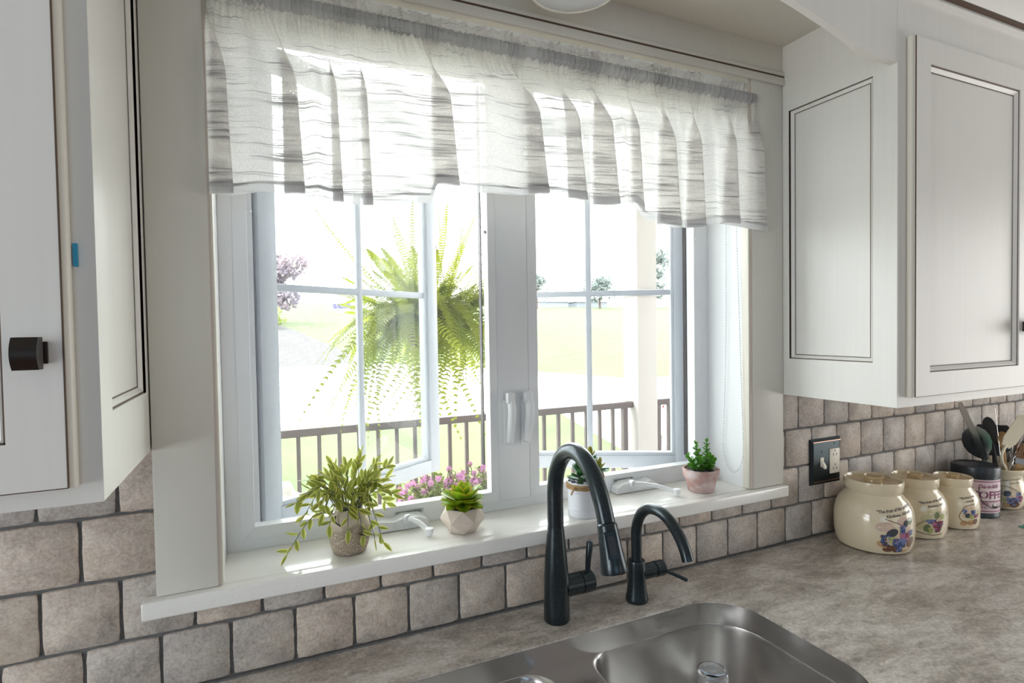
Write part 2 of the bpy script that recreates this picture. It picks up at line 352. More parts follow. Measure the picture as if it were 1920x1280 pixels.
# ------------------------------------------------------------------ window niche, sill, casings
NX0, NX1, YF = -.078, 1.258, .148
MB().box(NX0 - .016, NX0, .0, .19, .187, 1.3465).box(NX1, NX1 + .016, .0, .19, .187, 1.3465).box(NX0 - .016, NX1 + .016, .0, .19, 1.3465, 1.361).obj('trim_1', 'vinyl_white', kind='structure')
MB().box(-.182, -.083, -.016, .004, .1872, 1.356, bevel=.0025).obj('trim_2', 'trim_paint', kind='structure')
MB().box(1.268, 1.3865, -.016, .004, .1872, 1.356, bevel=.0025).obj('trim_3', 'trim_paint', kind='structure')
st = MB()
st.box(-.083, NX0 + .003, -.012, .012, .1875, 1.346, bevel=.0015).box(NX1 - .003, 1.268, -.012, .012, .1875, 1.346, bevel=.0015).box(NX0, NX1, -.012, .012, 1.340, 1.352, bevel=.0015)
st.obj('trim_4', 'bead_paint', kind='structure')
MB().box(-.0832, NX0 - .001, -.0135, -.0125, .1876, 1.34).box(NX1 + .001, 1.2685, -.0135, -.0125, .1876, 1.34).obj('trim_5', 'stop_tan', kind='structure', smooth=False)
hd = MB(); hd.box(-.183, 1.3875, -.016, .004, 1.366, 1.4495).box(-.183, 1.3875, -.024, -.015, 1.3375, 1.3595, bevel=.003).box(-.183, 1.3875, -.022, -.014, 1.3645, 1.376, bevel=.002)
hd.obj('trim_6', 'trim_paint', kind='structure')
MB().box(-.183, 1.3875, -.0215, -.012, 1.3598, 1.3642).obj('trim_7', 'glaze', kind='structure', smooth=False)
MB().box(-.183, 1.388, -.316, .19, 1.4497, 1.47).obj('ceiling_soffit', 'ceiling_paint', kind='structure', smooth=False)
sl = MB().box(-.2035, 1.3885, -.0335, -.0002, .1545, .187, bevel=.004, seg=3).box(NX0 - .0005, NX1 + .0005, -.01, .150, .160, .1869)
sl.obj('window_sill', 'quartz', None, label='polished white stone sill running under the whole window', cat='window sill')

# ------------------------------------------------------------------ window
win = thing('window_1', (.59, .16, .187), kind='structure')
WT = 1.3463
O = [(-.0225, .5295), (.6675, 1.2005)]; ZB, ZT = .2365, 1.300
fr = MB()
def ring(mb, x0, x1, z0, z1, y0, y1, wd, mi=0, bevel=.0015):
    mb.box(x0, x0 + wd, y0, y1, z0, z1, mi, bevel).box(x1 - wd, x1, y0, y1, z0, z1, mi, bevel).box(x0 + wd, x1 - wd, y0, y1, z0, z0 + wd, mi, bevel).box(x0 + wd, x1 - wd, y0, y1, z1 - wd, z1, mi, bevel)
fr.box(NX0 + .0005, -.050, YF, .20, .1873, WT).box(1.2295, NX1 - .0005, YF, .20, .1873, WT).box(-.05, 1.2295, YF, .20, .1873, .210).box(-.05, 1.2295, YF, .20, 1.322, WT)
fr.obj('frame', 'vinyl_white', win)
MB().box(.5515, .6405, YF - .001, .20, .2105, 1.322, bevel=.001).obj('mullion', 'vinyl_white', win)
for i, (a, b) in enumerate(O):
    sf = MB(); x0, x1 = (-.050, .5513) if i == 0 else (.6407, 1.2293); z0, z1 = .2103, 1.322; y0, y1 = YF - .003, .176
    # mitred sloping frame round the opening
    oo = [(x0, z0), (x1, z0), (x1, z1), (x0, z1)]; ii = [(a, ZB), (b, ZB), (b, ZT), (a, ZT)]
    v = [(x, y0 + .002, z) for x, z in oo] + [(x, y0, z) for x, z in ii] + [(x, y1, z) for x, z in ii] + [(x, y1, z) for x, z in oo]
    f = []
    for r in range(3): f += [(r * 4 + j, r * 4 + (j + 1) % 4, r * 4 + 4 + (j + 1) % 4, r * 4 + 4 + j) for j in range(4)]
    sf.add(v, f).obj('screen_frame', 'vinyl_white', win, smooth=False)
    MB().add([(a, .166, ZB), (b, .166, ZB), (b, .166, ZT), (a, .166, ZT)], [(0, 1, 2, 3)]).obj('insect_screen', 'screen_mesh', win, smooth=False)
# outer frame beyond the screen
of = MB()
of.box(-.10, -.012, .2, .245, .15, 1.40).box(1.203, 1.30, .2, .225, .15, 1.40).box(.558, .640, .2, .245, .15, 1.40).box(-.012, 1.203, .2, .245, .14, .205).box(-.012, 1.203, .2, .245, 1.318, 1.40)
of.obj('outer_frame', 'vinyl_white', win)
SW, SZ0, SZ1 = .61, .207, 1.315
for hx, hy, ang in ((.0, .205, 33), (1.216, .192, 180 - 28)):
    T = Matrix.Translation((hx, hy, 0)) @ Matrix.Rotation(math.radians(ang), 4, 'Z'); sg = 1 if ang < 90 else -1
    mb = MB(); y0, y1 = (0, .036) if sg > 0 else (-.036, 0)
    ring(mb, 0, SW, SZ0, SZ1, y0, y1, .040); ring(mb, .04, SW - .04, SZ0 + .04, SZ1 - .04, y0 + .008, y1 - .004, .010)
    s = mb.obj('sash', 'shaded_sash_vinyl', win, mw=T)
    yg = (y0 + y1) / 2
    MB().box(.045, SW - .045, yg - .002, yg + .002, SZ0 + .045, SZ1 - .045).obj('glass_pane', 'window_glass', s, mw=T, smooth=False)
    xm = SW * .5; zm = (SZ0 + SZ1) / 2
    MB().box(xm - .009, xm + .009, yg - .006, yg + .006, SZ0 + .05, SZ1 - .05, bevel=.003).obj('muntin', 'shaded_sash_vinyl', s, mw=T)
    MB().box(.05, SW - .05, yg - .0055, yg + .0055, zm - .009, zm + .009, bevel=.003).obj('muntin', 'shaded_sash_vinyl', s, mw=T)
MB().box(1.2035, 1.2075, .186, .198, .25, 1.29).obj('weather_strip', 'dark_bronze', win)
MB().box(.5235, .5265, .18, .196, .30, 1.28).obj('weather_strip', 'dark_bronze', win)
# lock levers on the mullion
for x in (.5785, .6285):
    base = MB().box(x - .013, x + .013, YF - .008, YF - .0012, .352, .472, bevel=.003).obj('lock', 'vinyl_white', win)
    MB().tube(smooth_path([(x, YF - .008, .478), (x, YF - .022, .474), (x + .002, YF - .026, .44), (x + .001, YF - .016, .385), (x, YF - .012, .36)]), [.0095] * 9 + [.011] * 8 + [.010] * 7 + [.006], 10, sy=.8).obj('lever', 'vinyl_white', base)
    MB().box(x - .011, x + .011, YF - .030, YF - .008, .463, .492, bevel=.004).obj('knuckle', 'vinyl_white', base)
for x, z in ((-.017, .915), (.524, .90), (1.206, .915)):
    MB().lathe([(0, -.0022), (.004, -.002), (.005, 0)], n=12).obj('screen_pin', 'steel_util', win, mw=Matrix.Translation((x, YF - .002, z)) @ Matrix.Rotation(math.radians(90), 4, 'X') @ Matrix.Rotation(math.pi, 4, 'X'))
# crank operators
def crank(x, flip, fold):
    zb = .1885
    b = MB().prism([(-.070, 0), (.070, 0), (.068, .018), (.045, .030), (.012, .024), (-.008, .032), (-.050, .030), (-.068, .018)], lambda u, z: (x + u * flip, .146, zb + z), lambda u, z: (x + u * flip, .116, zb + z * .82)).obj('crank_housing', 'ivory' if False else 'vinyl_white', win)
    MB().tube([(x - .02 * flip, .120, zb + .022), (x - .02 * flip, .104, zb + .026)], [.012, .010], 14).obj('spindle', 'vinyl_white', b)
    e = (x + fold[0], .104 + fold[1], zb + .010)
    MB().tube(smooth_path([(x - .02 * flip, .104, zb + .027), ((x - .02 * flip + e[0]) / 2, (.104 + e[1]) / 2 + .004, zb + .024), e]), [.008] * 3 + [.006] * 8 + [.007] * 2, 10, sy=.7).obj('crank_handle', 'vinyl_white', b)
    MB().lathe([(0, -.009), (.007, -.008), (.010, 0), (.0095, .008), (0, .010)], e, 14).obj('crank_knob', 'vinyl_white', b)
    sx = x - .03 * flip
    s = MB().box(sx - .035, sx + .035, .1438, .1446, .2140, .2235).obj('sticker', 'sticker', win)
    ink = MB()
    for j in range(22): ink.box(sx - .031 + j * .0028, sx - .0296 + j * .0028 + R_.uniform(0, .0008), .1434, .1438, .2158 + (j % 3 == 0) * .0006, .2218)
    ink.obj('small_print', 'sticker_ink', s, smooth=False)
crank(.285, -1, (.052, -.055)); crank(.965, 1, (.070, -.070))

# ------------------------------------------------------------------ roller shade with bead chain
rs = thing('roller_shade', (.59, .1, 1.346), 'cream roller shade rolled up at the window head behind the curtain', 'window shade')
MB().tube([(NX0 + .01, .098, 1.318), (NX1 - .01, .098, 1.318)], .024, 20).obj('roll', 'shade_fabric', rs)
MB().box(NX0 + .02, NX1 - .02, .0735, .0748, 1.252, 1.318).box(NX0 + .02, NX1 - .02, .070, .079, 1.246, 1.257, bevel=.002).obj('shade_cloth', 'shade_fabric', rs)
ch = MB(); pts = []
for i in range(120): pts.append((1.2505, lerp(.050, .082, i / 119) + .004 * math.sin(i * .05), lerp(1.31, .33, i / 119)))
for i in range(22):
    a = math.pi * i / 21; pts.append((1.2505, .044 + .038 * math.cos(a), .30 - .075 * math.sin(a)))
for i in range(120): pts.append((1.2505, lerp(.006, .040, i / 119), lerp(.33, 1.31, i / 119)))
for p in pts: 
    bm = bmesh.new(); bmesh.ops.create_icosphere(bm, subdivisions=1, radius=.0021); bmesh.ops.translate(bm, verts=bm.verts, vec=p); ch.bm(bm)
ch.tube(pts, .0007, 5)
ch.obj('bead_chain', 'enamel_white', rs)

# ------------------------------------------------------------------ curtain valance
cv = thing('valance_curtain', (.6, -.02, 1.287), 'gathered sheer white cotton valance hanging across the window top', 'curtain')
CX0, CX1 = -.081, 1.284
zones = [(-.078, -.035), (.040, .088), (.128, .158), (.186, .215), (.330, .398), (.548, .614), (.660, .716), (.728, .808), (.838, .880), (.918, .996), (1.006, 1.078), (1.130, 1.198)]
path = [(CX0, -.022)]
for i, (a, b) in enumerate(zones):
    s = .012 * (1 if i % 2 else -1)
    path += [((path[-1][0] + a) / 2, -.030 - .010 * (i % 3)), (a, -.030), (b - .003, -.047), (b + .001, -.044), (b, -.037), (a + .006, -.030), (a + .002, -.025), (a + .008, -.019), (b, -.018)]
path += [(1.25, -.030), (1.300, -.040), (1.318, -.020)]
seg = [0]
for i in range(1, len(path)): seg.append(seg[-1] + math.dist(path[i], path[i - 1]))
NU, NZ = 1500, 44
def samp(s):
    lo = 0
    for i in range(1, len(seg)):
        if s <= seg[i]: lo = i - 1; break
    else: lo = len(seg) - 2
    t = (s - seg[lo]) / max(1e-9, seg[lo + 1] - seg[lo]); return (lerp(path[lo][0], path[lo + 1][0], t), lerp(path[lo][1], path[lo + 1][1], t))
raw = [samp(seg[-1] * i / NU) for i in range(NU + 1)]
def smoothed(raw, k):
    out = []
    for i in range(len(raw)):
        lo, hi = max(0, i - k), min(len(raw) - 1, i + k); n = hi - lo + 1
        out.append((sum(raw[j][0] for j in range(lo, hi + 1)) / n, sum(raw[j][1] for j in range(lo, hi + 1)) / n))
    return out
hem = smoothed(smoothed(raw, 5), 5)
hx = [p[0] for p in hem]
# monotone positions at the rod
cum = smoothed([(lerp(CX0, CX1, i / NU) * .5 + .5 * lerp(CX0, CX1, max(0, min(1, (hx[i] - CX0) / (1.318 - CX0)))), 0) for i in range(NU + 1)], 40)
mx = -9; topx = []
for p in cum: mx = max(mx, p[0]); topx.append(mx)
topx = [p[0] for p in smoothed([(t, 0) for t in topx], 25)]
topx = [lerp(CX0, CX1, (t - topx[0]) / (topx[-1] - topx[0])) for t in topx]
def hemz(x):
    return .914 + .044 * (sst((x - .33) / .02) - sst((x - .85) / .05)) + .006 * math.sin(x * 23) + .010 * sst((x - .9) / .3)
ph = [0]
for i in range(NU): ph.append(ph[-1] + (2 * math.pi * 150 / NU) * (1 + .35 * math.sin(i * .071) + .2 * math.sin(i * .023 + 1)))
def curtain_grid(zf, nz, fn):
    v = []
    for j in range(nz + 1):
        for i in range(NU + 1): v.append(fn(i, j / nz))
    f = [(j * (NU + 1) + i, j * (NU + 1) + i + 1, (j + 1) * (NU + 1) + i + 1, (j + 1) * (NU + 1) + i) for j in range(nz) for i in range(NU)]
    return MB().add(v, f)
def body(i, t):
    z0 = 1.272; zh = hemz(hem[i][0]); z = lerp(z0, zh, t); e = sst(min(1, t * 2.4)) * (.66 + .34 * t)
    g = math.sin(ph[i]) * .0045 * (1 - sst(t * 6)) + math.sin(ph[i] * .25 + 1) * .004 * (1 - sst(t * 1.8))
    x = lerp(topx[i], hem[i][0], e); y = lerp(-.012, hem[i][1], e) + g
    return (x, y, z + .002 * math.sin(i * .02))
B = curtain_grid(0, NZ, lambda i, t: body(i, t * .955)); B.obj('fabric', 'curtain_sheer', cv, ang=180)
H = curtain_grid(0, 4, lambda i, t: (lambda p: (p[0], p[1] - .0009, p[2]))(body(i, .94 + .06 * t))); H.obj('hem', 'curtain_hem', cv, ang=180)
pk = []
def pocket(i, t):
    a = math.pi * (t - .5); r = .0125 + .0035 * math.sin(ph[i]); return (topx[i] + .002 * math.sin(ph[i] * .5) * math.cos(a), -.006 - r * math.cos(a) * 1.1 - .002, 1.287 + (.0155 + .001 * math.sin(ph[i])) * math.sin(a))
curtain_grid(0, 8, pocket).obj('rod_pocket', 'curtain_hem', cv, ang=180)
rt = [R_.uniform(-1, 1) for _ in range(NU // 6 + 3)]
def ruff(i, t):
    k_ = i / 6; a = int(k_); n = lerp(rt[a], rt[a + 1], sst(k_ - a)); hgt = .025 + .009 * n + .003 * math.sin(ph[i] * .5)
    return (topx[i] + .005 * t * math.sin(ph[i] * .33), -.012 + math.sin(ph[i] * .5) * .011 * t + .008 * t * n + .004 * t, 1.300 + hgt * t)
curtain_grid(0, 5, ruff).obj('ruffle', 'curtain_sheer', cv, ang=180)
MB().tube([(CX0 + .004, -.006, 1.287), (CX1 - .016, -.006, 1.287)], .006, 10).obj('rod', 'enamel_white', cv)

# ------------------------------------------------------------------ upper cabinets
YC = -.334
def shaker(mb, gl, u0, u1, z0, z1, fn, rail=.057, d=.011, mold=.014):
    """stile-and-rail face on plane fn(u, depth, z); depth 0 = outer face, positive = into the cabinet"""
    def bx(a, b, c, e, d0, d1, mi=0):
        p = [fn(u, dd, z) for dd in (d0, d1) for u, z in ((a, c), (b, c), (b, e), (a, e))]
        mb.add(p, [(0, 1, 2, 3), (7, 6, 5, 4), (0, 4, 5, 1), (1, 5, 6, 2), (2, 6, 7, 3), (3, 7, 4, 0)], mi)
    bx(u0, u0 + rail, z0, z1, 0, .018); bx(u1 - rail, u1, z0, z1, 0, .018); bx(u0 + rail, u1 - rail, z0, z0 + rail, 0, .018); bx(u0 + rail, u1 - rail, z1 - rail, z1, 0, .018)
    a, b, c, e = u0 + rail, u1 - rail, z0 + rail, z1 - rail
    bx(a + mold, b - mold, c + mold, e - mold, d, .018)
    # sloped moulding
    o = [(a, c), (b, c), (b, e), (a, e)]; i_ = [(a + mold, c + mold), (b - mold, c + mold), (b - mold, e - mold), (a + mold, e - mold)]
    m1 = [(a + mold * .35, c + mold * .35), (b - mold * .35, c + mold * .35), (b - mold * .35, e - mold * .35), (a + mold * .35, e - mold * .35)]
    vs = [fn(u, .0050, z) for u, z in o] + [fn(u, .0035, z) for u, z in m1] + [fn(u, d, z) for u, z in i_]
    mb.add(vs, [(r * 4 + j, r * 4 + (j + 1) % 4, r * 4 + 4 + (j + 1) % 4, r * 4 + 4 + j) for r in range(2) for j in range(4)])
    def line(rect, wd, dep):
        (a, c), (b, e) = rect
        for x0, x1, y0, y1 in ((a, a + wd, c, e), (b - wd, b, c, e), (a, b, c, c + wd), (a, b, e - wd, e)):
            p = [fn(u, dep, z) for u, z in ((x0, y0), (x1, y0), (x1, y1), (x0, y1))]; gl.add(p, [(0, 1, 2, 3)])
    line(((a + .0002, c + .0002), (b - .0002, e - .0002)), .0024, .0034); line(((a + mold - .0015, c + mold - .0015), (b - mold + .0015, e - mold + .0015)), .0023, d - .0012)
ZD0, ZD1 = .476, 1.331
def knob(parent, x, z, y):
    k_ = MB().tube([(x, y, z), (x, y - .016, z)], .007, 12).obj('knob', 'dark_bronze', parent)
    n = 10; vs = []; hw = .0122
    prof = [(-.0185 + .037 * j / n) for j in range(n + 1)]
    poly = [(u, -.030 - .007 * (1 - (u / .0185) ** 2)) for u in prof] + [(.0185, -.016), (-.0185, -.016)]
    MB().prism(poly, lambda u, yy: (x - hw, y + yy, z + u), lambda u, yy: (x + hw, y + yy, z + u)).obj('knob_face', 'dark_bronze', k_, ang=30)
    MB().box(x - .013, x + .013, y - .004, y, z - .013, z + .013, bevel=.001).obj('knob_plate', 'dark_bronze', k_)
def upper_cabinet(x0, x1, doors, side_x, side_dir, label):
    t = thing('upper_cabinet', ((x0 + x1) / 2, -.01, .4503), label, 'cabinet')
    b = MB(); 
    sx0, sx1 = (x0, x1 - .0182) if side_dir > 0 else (x0 + .0182, x1)
    b.box(sx0, sx1, YC + .0005, -.0005, .4503, 1.4495); b.obj('body', 'cabinet_paint', t, smooth=False)
    f = MB().box(x0 + .0002, x1 - .0002, YC - .0005, YC + .016, .4500, 1.4700); f.obj('face_frame', 'cabinet_paint', t, smooth=False)
    s = MB(); g = MB(); 
    # side panel, rails sized as in the picture
    fn = (lambda u, d, z: (side_x - d, u, z)) if side_dir > 0 else (lambda u, d, z: (side_x + d, u, z))
    def bx(a, bb, c, e, d0, d1):
        p = [fn(u, dd, z) for dd in (d0, d1) for u, z in ((a, c), (bb, c), (bb, e), (a, e))]
        s.add(p, [(0, 1, 2, 3), (7, 6, 5, 4), (0, 4, 5, 1), (1, 5, 6, 2), (2, 6, 7, 3), (3, 7, 4, 0)])
    bx(YC, YC + .058, .4503, 1.4495, 0, .018); bx(-.036, -.0006, .4503, 1.4495, 0, .018); bx(YC + .058, -.036, .4503, .556, 0, .018); bx(YC + .058, -.036, 1.262, 1.4495, 0, .018)
    shaker(s, g, YC + .058 - .0001, -.036 + .0001, .556, 1.262, fn, rail=.0001, mold=.012, d=.011)
    s.obj('side_panel', 'cabinet_paint', t, smooth=False); g.obj('glaze_line', 'glaze', t, smooth=False)
    for (a, bb, kn) in doors:
        d = MB(); g = MB(); shaker(d, g, a, bb, ZD0, ZD1, lambda u, dd, z: (u, YC - .0205 + dd, z)); dd = d.obj('door', 'cabinet_paint', t, smooth=False)
        g.obj('glaze_line', 'glaze', dd, smooth=False)
        for xx in (a, bb): MB().tube([(xx, YC - .0085, ZD0 - .002), (xx, YC - .0085, ZD1 + .002)], .0078, 14).obj('door_bead', 'bead_paint', dd)
        gl = MB()
        for xx, sg in ((a, 1), (bb, -1)): gl.box(xx - .0008, xx + .0008, YC - .0209, YC - .0185, ZD0, ZD1)
        gl.box(a, bb, YC - .0207, YC - .0190, ZD0 - .0008, ZD0 + .0004); gl.obj('edge_glaze', 'glaze', dd, smooth=False)
        knob(dd, kn, .6385, YC - .0205)
    # crown
    pr = [(YC, 1.428), (YC - .006, 1.430), (YC - .010, 1.440), (YC - .008, 1.447), (YC - .022, 1.452), (YC - .045, 1.49), (YC - .062, 1.53), (YC - .064, 1.555), (YC, 1.555)]
    MB().prism(pr, lambda y, z: (x0, y, z), lambda y, z: (x1, y, z)).obj('crown', 'cabinet_paint', t, ang=25)
    MB().box(x0, x1, YC - .0225, YC - .0075, 1.4470, 1.4500).obj('crown_glaze', 'glaze', t, smooth=False)
    return t
lc = upper_cabinet(-1.30, -.184, [(-.62, -.2145, -.2415), (-1.03, -.63, -1.0)], -.184, 1, 'cream wall cabinet at the left edge with dark square knob')
rc = upper_cabinet(1.388, 3.3, [(1.4255, 1.938, 1.911), (1.947, 2.46, 1.975), (2.50, 3.01, 2.98)], 1.388, -1, 'cream panelled wall cabinet right of the window above the canisters')
MB().box(-.2060, -.2015, YC - .0045, YC - .0008, .742, .770).obj('tape_scrap', 'rubber_tape', None, label='small scrap of blue tape on the left cabinet frame', cat='tape')
# arched board bridging the cabinets
ar = [(-.1835, 1.2695), (-.073, 1.272)]
for i in range(25):
    u = i / 24; x = lerp(-.073, 1.277, u); ar.append((x, 1.272 + .115 * math.sin(math.pi * u) ** .85))
ar += [(1.3875, 1.2695), (1.3875, 1.4495), (-.1835, 1.4495)]
MB().prism(ar, lambda x, z: (x, YC, z), lambda x, z: (x, YC + .017, z)).obj('arched_valance_board', 'cabinet_paint', None, ang=20, label='cream arched wooden board bridging the two wall cabinets above the sink', cat='valance board')
MB().prism([(YC, 1.428), (YC - .006, 1.430), (YC - .010, 1.440), (YC - .008, 1.447), (YC - .022, 1.452), (YC - .045, 1.49), (YC - .062, 1.53), (YC - .064, 1.555), (YC, 1.555)], lambda y, z: (-.1838, y, z), lambda y, z: (1.3878, y, z)).obj('trim_8', 'cabinet_paint', kind='structure', ang=25)

# pendant globe lamp under the soffit
lp = thing('ceiling_lamp', (.612, -.16, 1.449), 'white glass bowl lamp hanging under the soffit above the window', 'lamp')
MB().lathe([(0, 0), (.055, 0), (.055, -.012), (.02, -.018), (.018, -.03), (0, -.03)], (.612, -.16, 1.449), 32).obj('lamp_canopy', 'lamp_rim', lp)
MB().lathe([(.018, 1.43), (.05, 1.42), (.078, 1.398), (.091, 1.365), (.0905, 1.362), (.06, 1.349), (.03, 1.343), (0, 1.341)], (.612, -.16, 0), 48).obj('lamp_shade', 'lamp_glass', lp)
MB().tube([(.612 + .092 * math.cos(a * math.pi / 32), -.16 + .092 * math.sin(a * math.pi / 32), 1.363) for a in range(64)], .0042, 8, closed=True).obj('lamp_rim', 'lamp_rim', lp)

# ------------------------------------------------------------------ counter, sink, base cabinets
def rrect(x0, x1, y0, y1, r, n=10):
    out = []
    for cx, cy, a0 in ((x1 - r, y1 - r, 0), (x0 + r, y1 - r, 90), (x0 + r, y0 + r, 180), (x1 - r, y0 + r, 270)):
        for i in range(n + 1): a = math.radians(a0 + 90 * i / n); out.append((cx + r * math.cos(a), cy + r * math.sin(a)))
    return out
SX0, SX1, SY0, SY1 = .135, 1.019, -.575, -.1555
hole = rrect(SX0, SX1, SY0, SY1, .115, 14)
def holed(outer, holes, z):
    bm = bmesh.new(); es = []
    for lp_ in [outer] + holes:
        vs = [bm.verts.new((x, y, z)) for x, y in lp_]; es += [bm.edges.new((vs[i], vs[(i + 1) % len(vs)])) for i in range(len(vs))]
    bmesh.ops.triangle_fill(bm, use_beauty=True, use_dissolve=False, edges=es); return bm
ct = MB(); outer = [(-1.6, -.66), (3.3, -.66), (3.3, .0045), (-1.6, .0045)]
ct.bm(holed(outer, [hole], 0)); n = len(hole)
ct.add([(x, y, 0) for x, y in hole] + [(x, y, -.003) for x, y in hole], [(i, (i + 1) % n, n + (i + 1) % n, n + i) for i in range(n)])
ct.add([(x, y, 0) for x, y in outer] + [(x, y, -.038) for x, y in outer], [(i, (i + 1) % 4, 4 + (i + 1) % 4, 4 + i) for i in range(4)])
ct.bm(holed(outer, [rrect(SX0 - .03, SX1 + .03, SY0 - .03, SY1 + .03, .13, 14)], -.038))
ct.obj('countertop', 'counter', None, smooth=False, label='mottled grey brown stone look worktop running along the wall', cat='worktop')
MB().box(-1.6, 3.3, -.003, .004, .0, .0035).obj('trim_9', 'grout', kind='structure', smooth=False)
sk = thing('kitchen_sink', (.58, -.36, -.22), 'brushed stainless steel double bowl sink set under the worktop', 'sink')
sb = MB(); o1 = rrect(SX0, SX1, SY0, SY1, .115, 14); o2 = rrect(SX0 + .000, SX1 - .000, SY0, SY1, .115, 14)
zd = -.052
sb.add([(x, y, -.0030) for x, y in o1] + [(x, y, zd - .001) for x, y in o2], [(i, (i + 1) % n, n + (i + 1) % n, n + i) for i in range(n)])
b1 = (SX0 + .0001, .520, SY0 + .0001, SY1 - .0001); b2 = (.612, SX1 - .0001, SY0 + .0001, SY1 - .0001)
def bowl_loop(b, ins, z, n=14, dv=0):
    # corners next to the divider are tighter
    x0, x1, y0, y1 = b; x0 += ins; x1 -= ins; y0 += ins; y1 -= ins; out = []
    L = b is b1
    if L: x1 -= dv
    else: x0 += dv
    rs_ = {(1, 1): .055 if L else .1149, (0, 1): .1149 if L else .055}
    for cx, cy, a0, r in ((x1, y1, 0, rs_[(1, 1)]), (x0, y1, 90, rs_[(0, 1)]), (x0, y0, 180, rs_[(0, 1)]), (x1, y0, 270, rs_[(1, 1)])):
        r = max(.03, r - ins * .6); sx = -1 if cx == x1 else 1; sy = -1 if cy == y1 else 1
        for i in range(n + 1): a = math.radians(a0 + 90 * i / n); out.append((cx + sx * r + r * math.cos(a), cy + sy * r + r * math.sin(a), z))
    return out
dk = holed(o2, [[p[:2] for p in bowl_loop(b1, 0, 0)], [p[:2] for p in bowl_loop(b2, 0, 0)]], zd - .001); sb.bm(dk)
for b in (b1, b2):
    loops = [bowl_loop(b, i_, z, dv=dv_) for i_, dv_, z in ((0, 0, zd - .001), (.0003, .004, zd - .002), (.0006, .009, zd - .006), (.0010, .012, zd - .012), (.0016, .014, zd - .024), (.006, .018, -.19), (.014, .018, -.210), (.028, .018, -.220), (.05, .018, -.2225))]
    N = len(loops[0]); vs = sum(loops, []); fs = [(r * N + i, r * N + (i + 1) % N, (r + 1) * N + (i + 1) % N, (r + 1) * N + i) for r in range(len(loops) - 1) for i in range(N)]
    fs.append(tuple(range((len(loops) - 1) * N, len(loops) * N))); sb.add(vs, fs)
sb.obj('basin', 'stainless', sk, ang=50)
for b in (b1, b2):
    cx, cy = (b[0] + b[1]) / 2, (b[2] + b[3]) / 2 + .03
    MB().lathe([(.056, -.2212), (.054, -.2195), (.042, -.2205), (.036, -.226), (0, -.228)], (cx, cy, 0), 32).obj('drain', 'steel_util', sk)
MB().lathe([(.0, .142), (.022, .142), (.029, .138), (.0325, .126), (.036, .05), (.039, 0), (.0365, 0), (.0335, .05), (.0300, .124), (.026, .130), (0, .132)], (.868, -.268, -.2215), 40).obj('glass_tumbler', 'tumbler_glass', None, label='clear glass tumbler standing upside down in the sink', cat='glass')
for i, (a, b) in enumerate(((-1.6, -.6), (-.6, .1), (.1, 1.06), (1.06, 1.9), (1.9, 3.3))):
    t = thing('base_cabinet', ((a + b) / 2, -.3, -.91), ['cream base cabinet under the worktop far left', 'cream base cabinet left of the sink', 'cream base cabinet under the sink', 'cream base cabinet right of the sink', 'cream base cabinet under the worktop far right'][i], 'cabinet')
    MB().box(a + .001, b - .001, -.62, -.60, -.81, -.04).box(a + .001, b - .001, -.56, -.54, -.909, -.81).box(a + .001, a + .019, -.60, -.01, -.81, -.235 if 0 <= a < 1.05 else -.04).obj('body', 'cabinet_paint', t, smooth=False)
    d = MB(); g = MB(); shaker(d, g, a + .02, b - .02, -.79, -.08, lambda u, dd, z: (u, -.6405 + dd, z)); dd = d.obj('door', 'cabinet_paint', t, smooth=False)
# island opposite, behind the camera
isl = thing('kitchen_island', (.6, -2.9, -.91), 'dark cherry wood island standing behind the viewer', 'kitchen island')
MB().box(-.6, 1.8, -3.3, -2.5, -.909, .0).obj('body', 'cherry_wood', isl, smooth=False); MB().box(-.65, 1.85, -3.35, -2.45, .0, .04, bevel=.004).obj('top', 'counter', isl)
tc_ = thing('tall_cabinet', (1.05, -4.1, -.91), 'tall cherry wood cabinet against the back wall', 'cabinet')
MB().box(.7, 1.4, -4.39, -3.8, -.909, 1.5).obj('body', 'cherry_wood', tc_, smooth=False)

# ------------------------------------------------------------------ faucets
fx, fy = .592, -.081
fa = thing('kitchen_faucet', (fx, fy, 0), 'tall black pull-down kitchen faucet with high curved spout', 'faucet')
MB().lathe([(0, 0), (.0285, 0), (.0295, .003), (.0290, .02), (.0285, .06), (.0275, .10), (.0250, .14), (.0215, .18), (.0190, .205), (.0185, .2125), (0, .2125)], (fx, fy, 0), 40).obj('faucet_body', 'faucet_black', fa)
arc = smooth_path([(fx, fy, .2115), (fx, fy, .26), (fx, fy - .001, .305), (fx, fy - .013, .345), (fx, fy - .040, .380), (fx, fy - .080, .397), (fx, fy - .122, .391), (fx, fy - .160, .364), (fx, fy - .186, .325), (fx, fy - .204, .283)], 8)
MB().tube(arc, [lerp(.0182, .0170, i / len(arc)) for i in range(len(arc))], 24).obj('spout', 'faucet_black', fa)
e0 = Vector((fx, fy - .2045, .2835)); e1 = Vector((fx, fy - .231, .197)); dr = e1 - e0
sp_ = MB().tube([e0 + dr * t for t in (0, .02, .05, .5, .8, .97, 1.0)], [.0168, .0188, .0192, .0215, .0240, .0255, .0245], 28).obj('spray_head', 'faucet_black', fa)
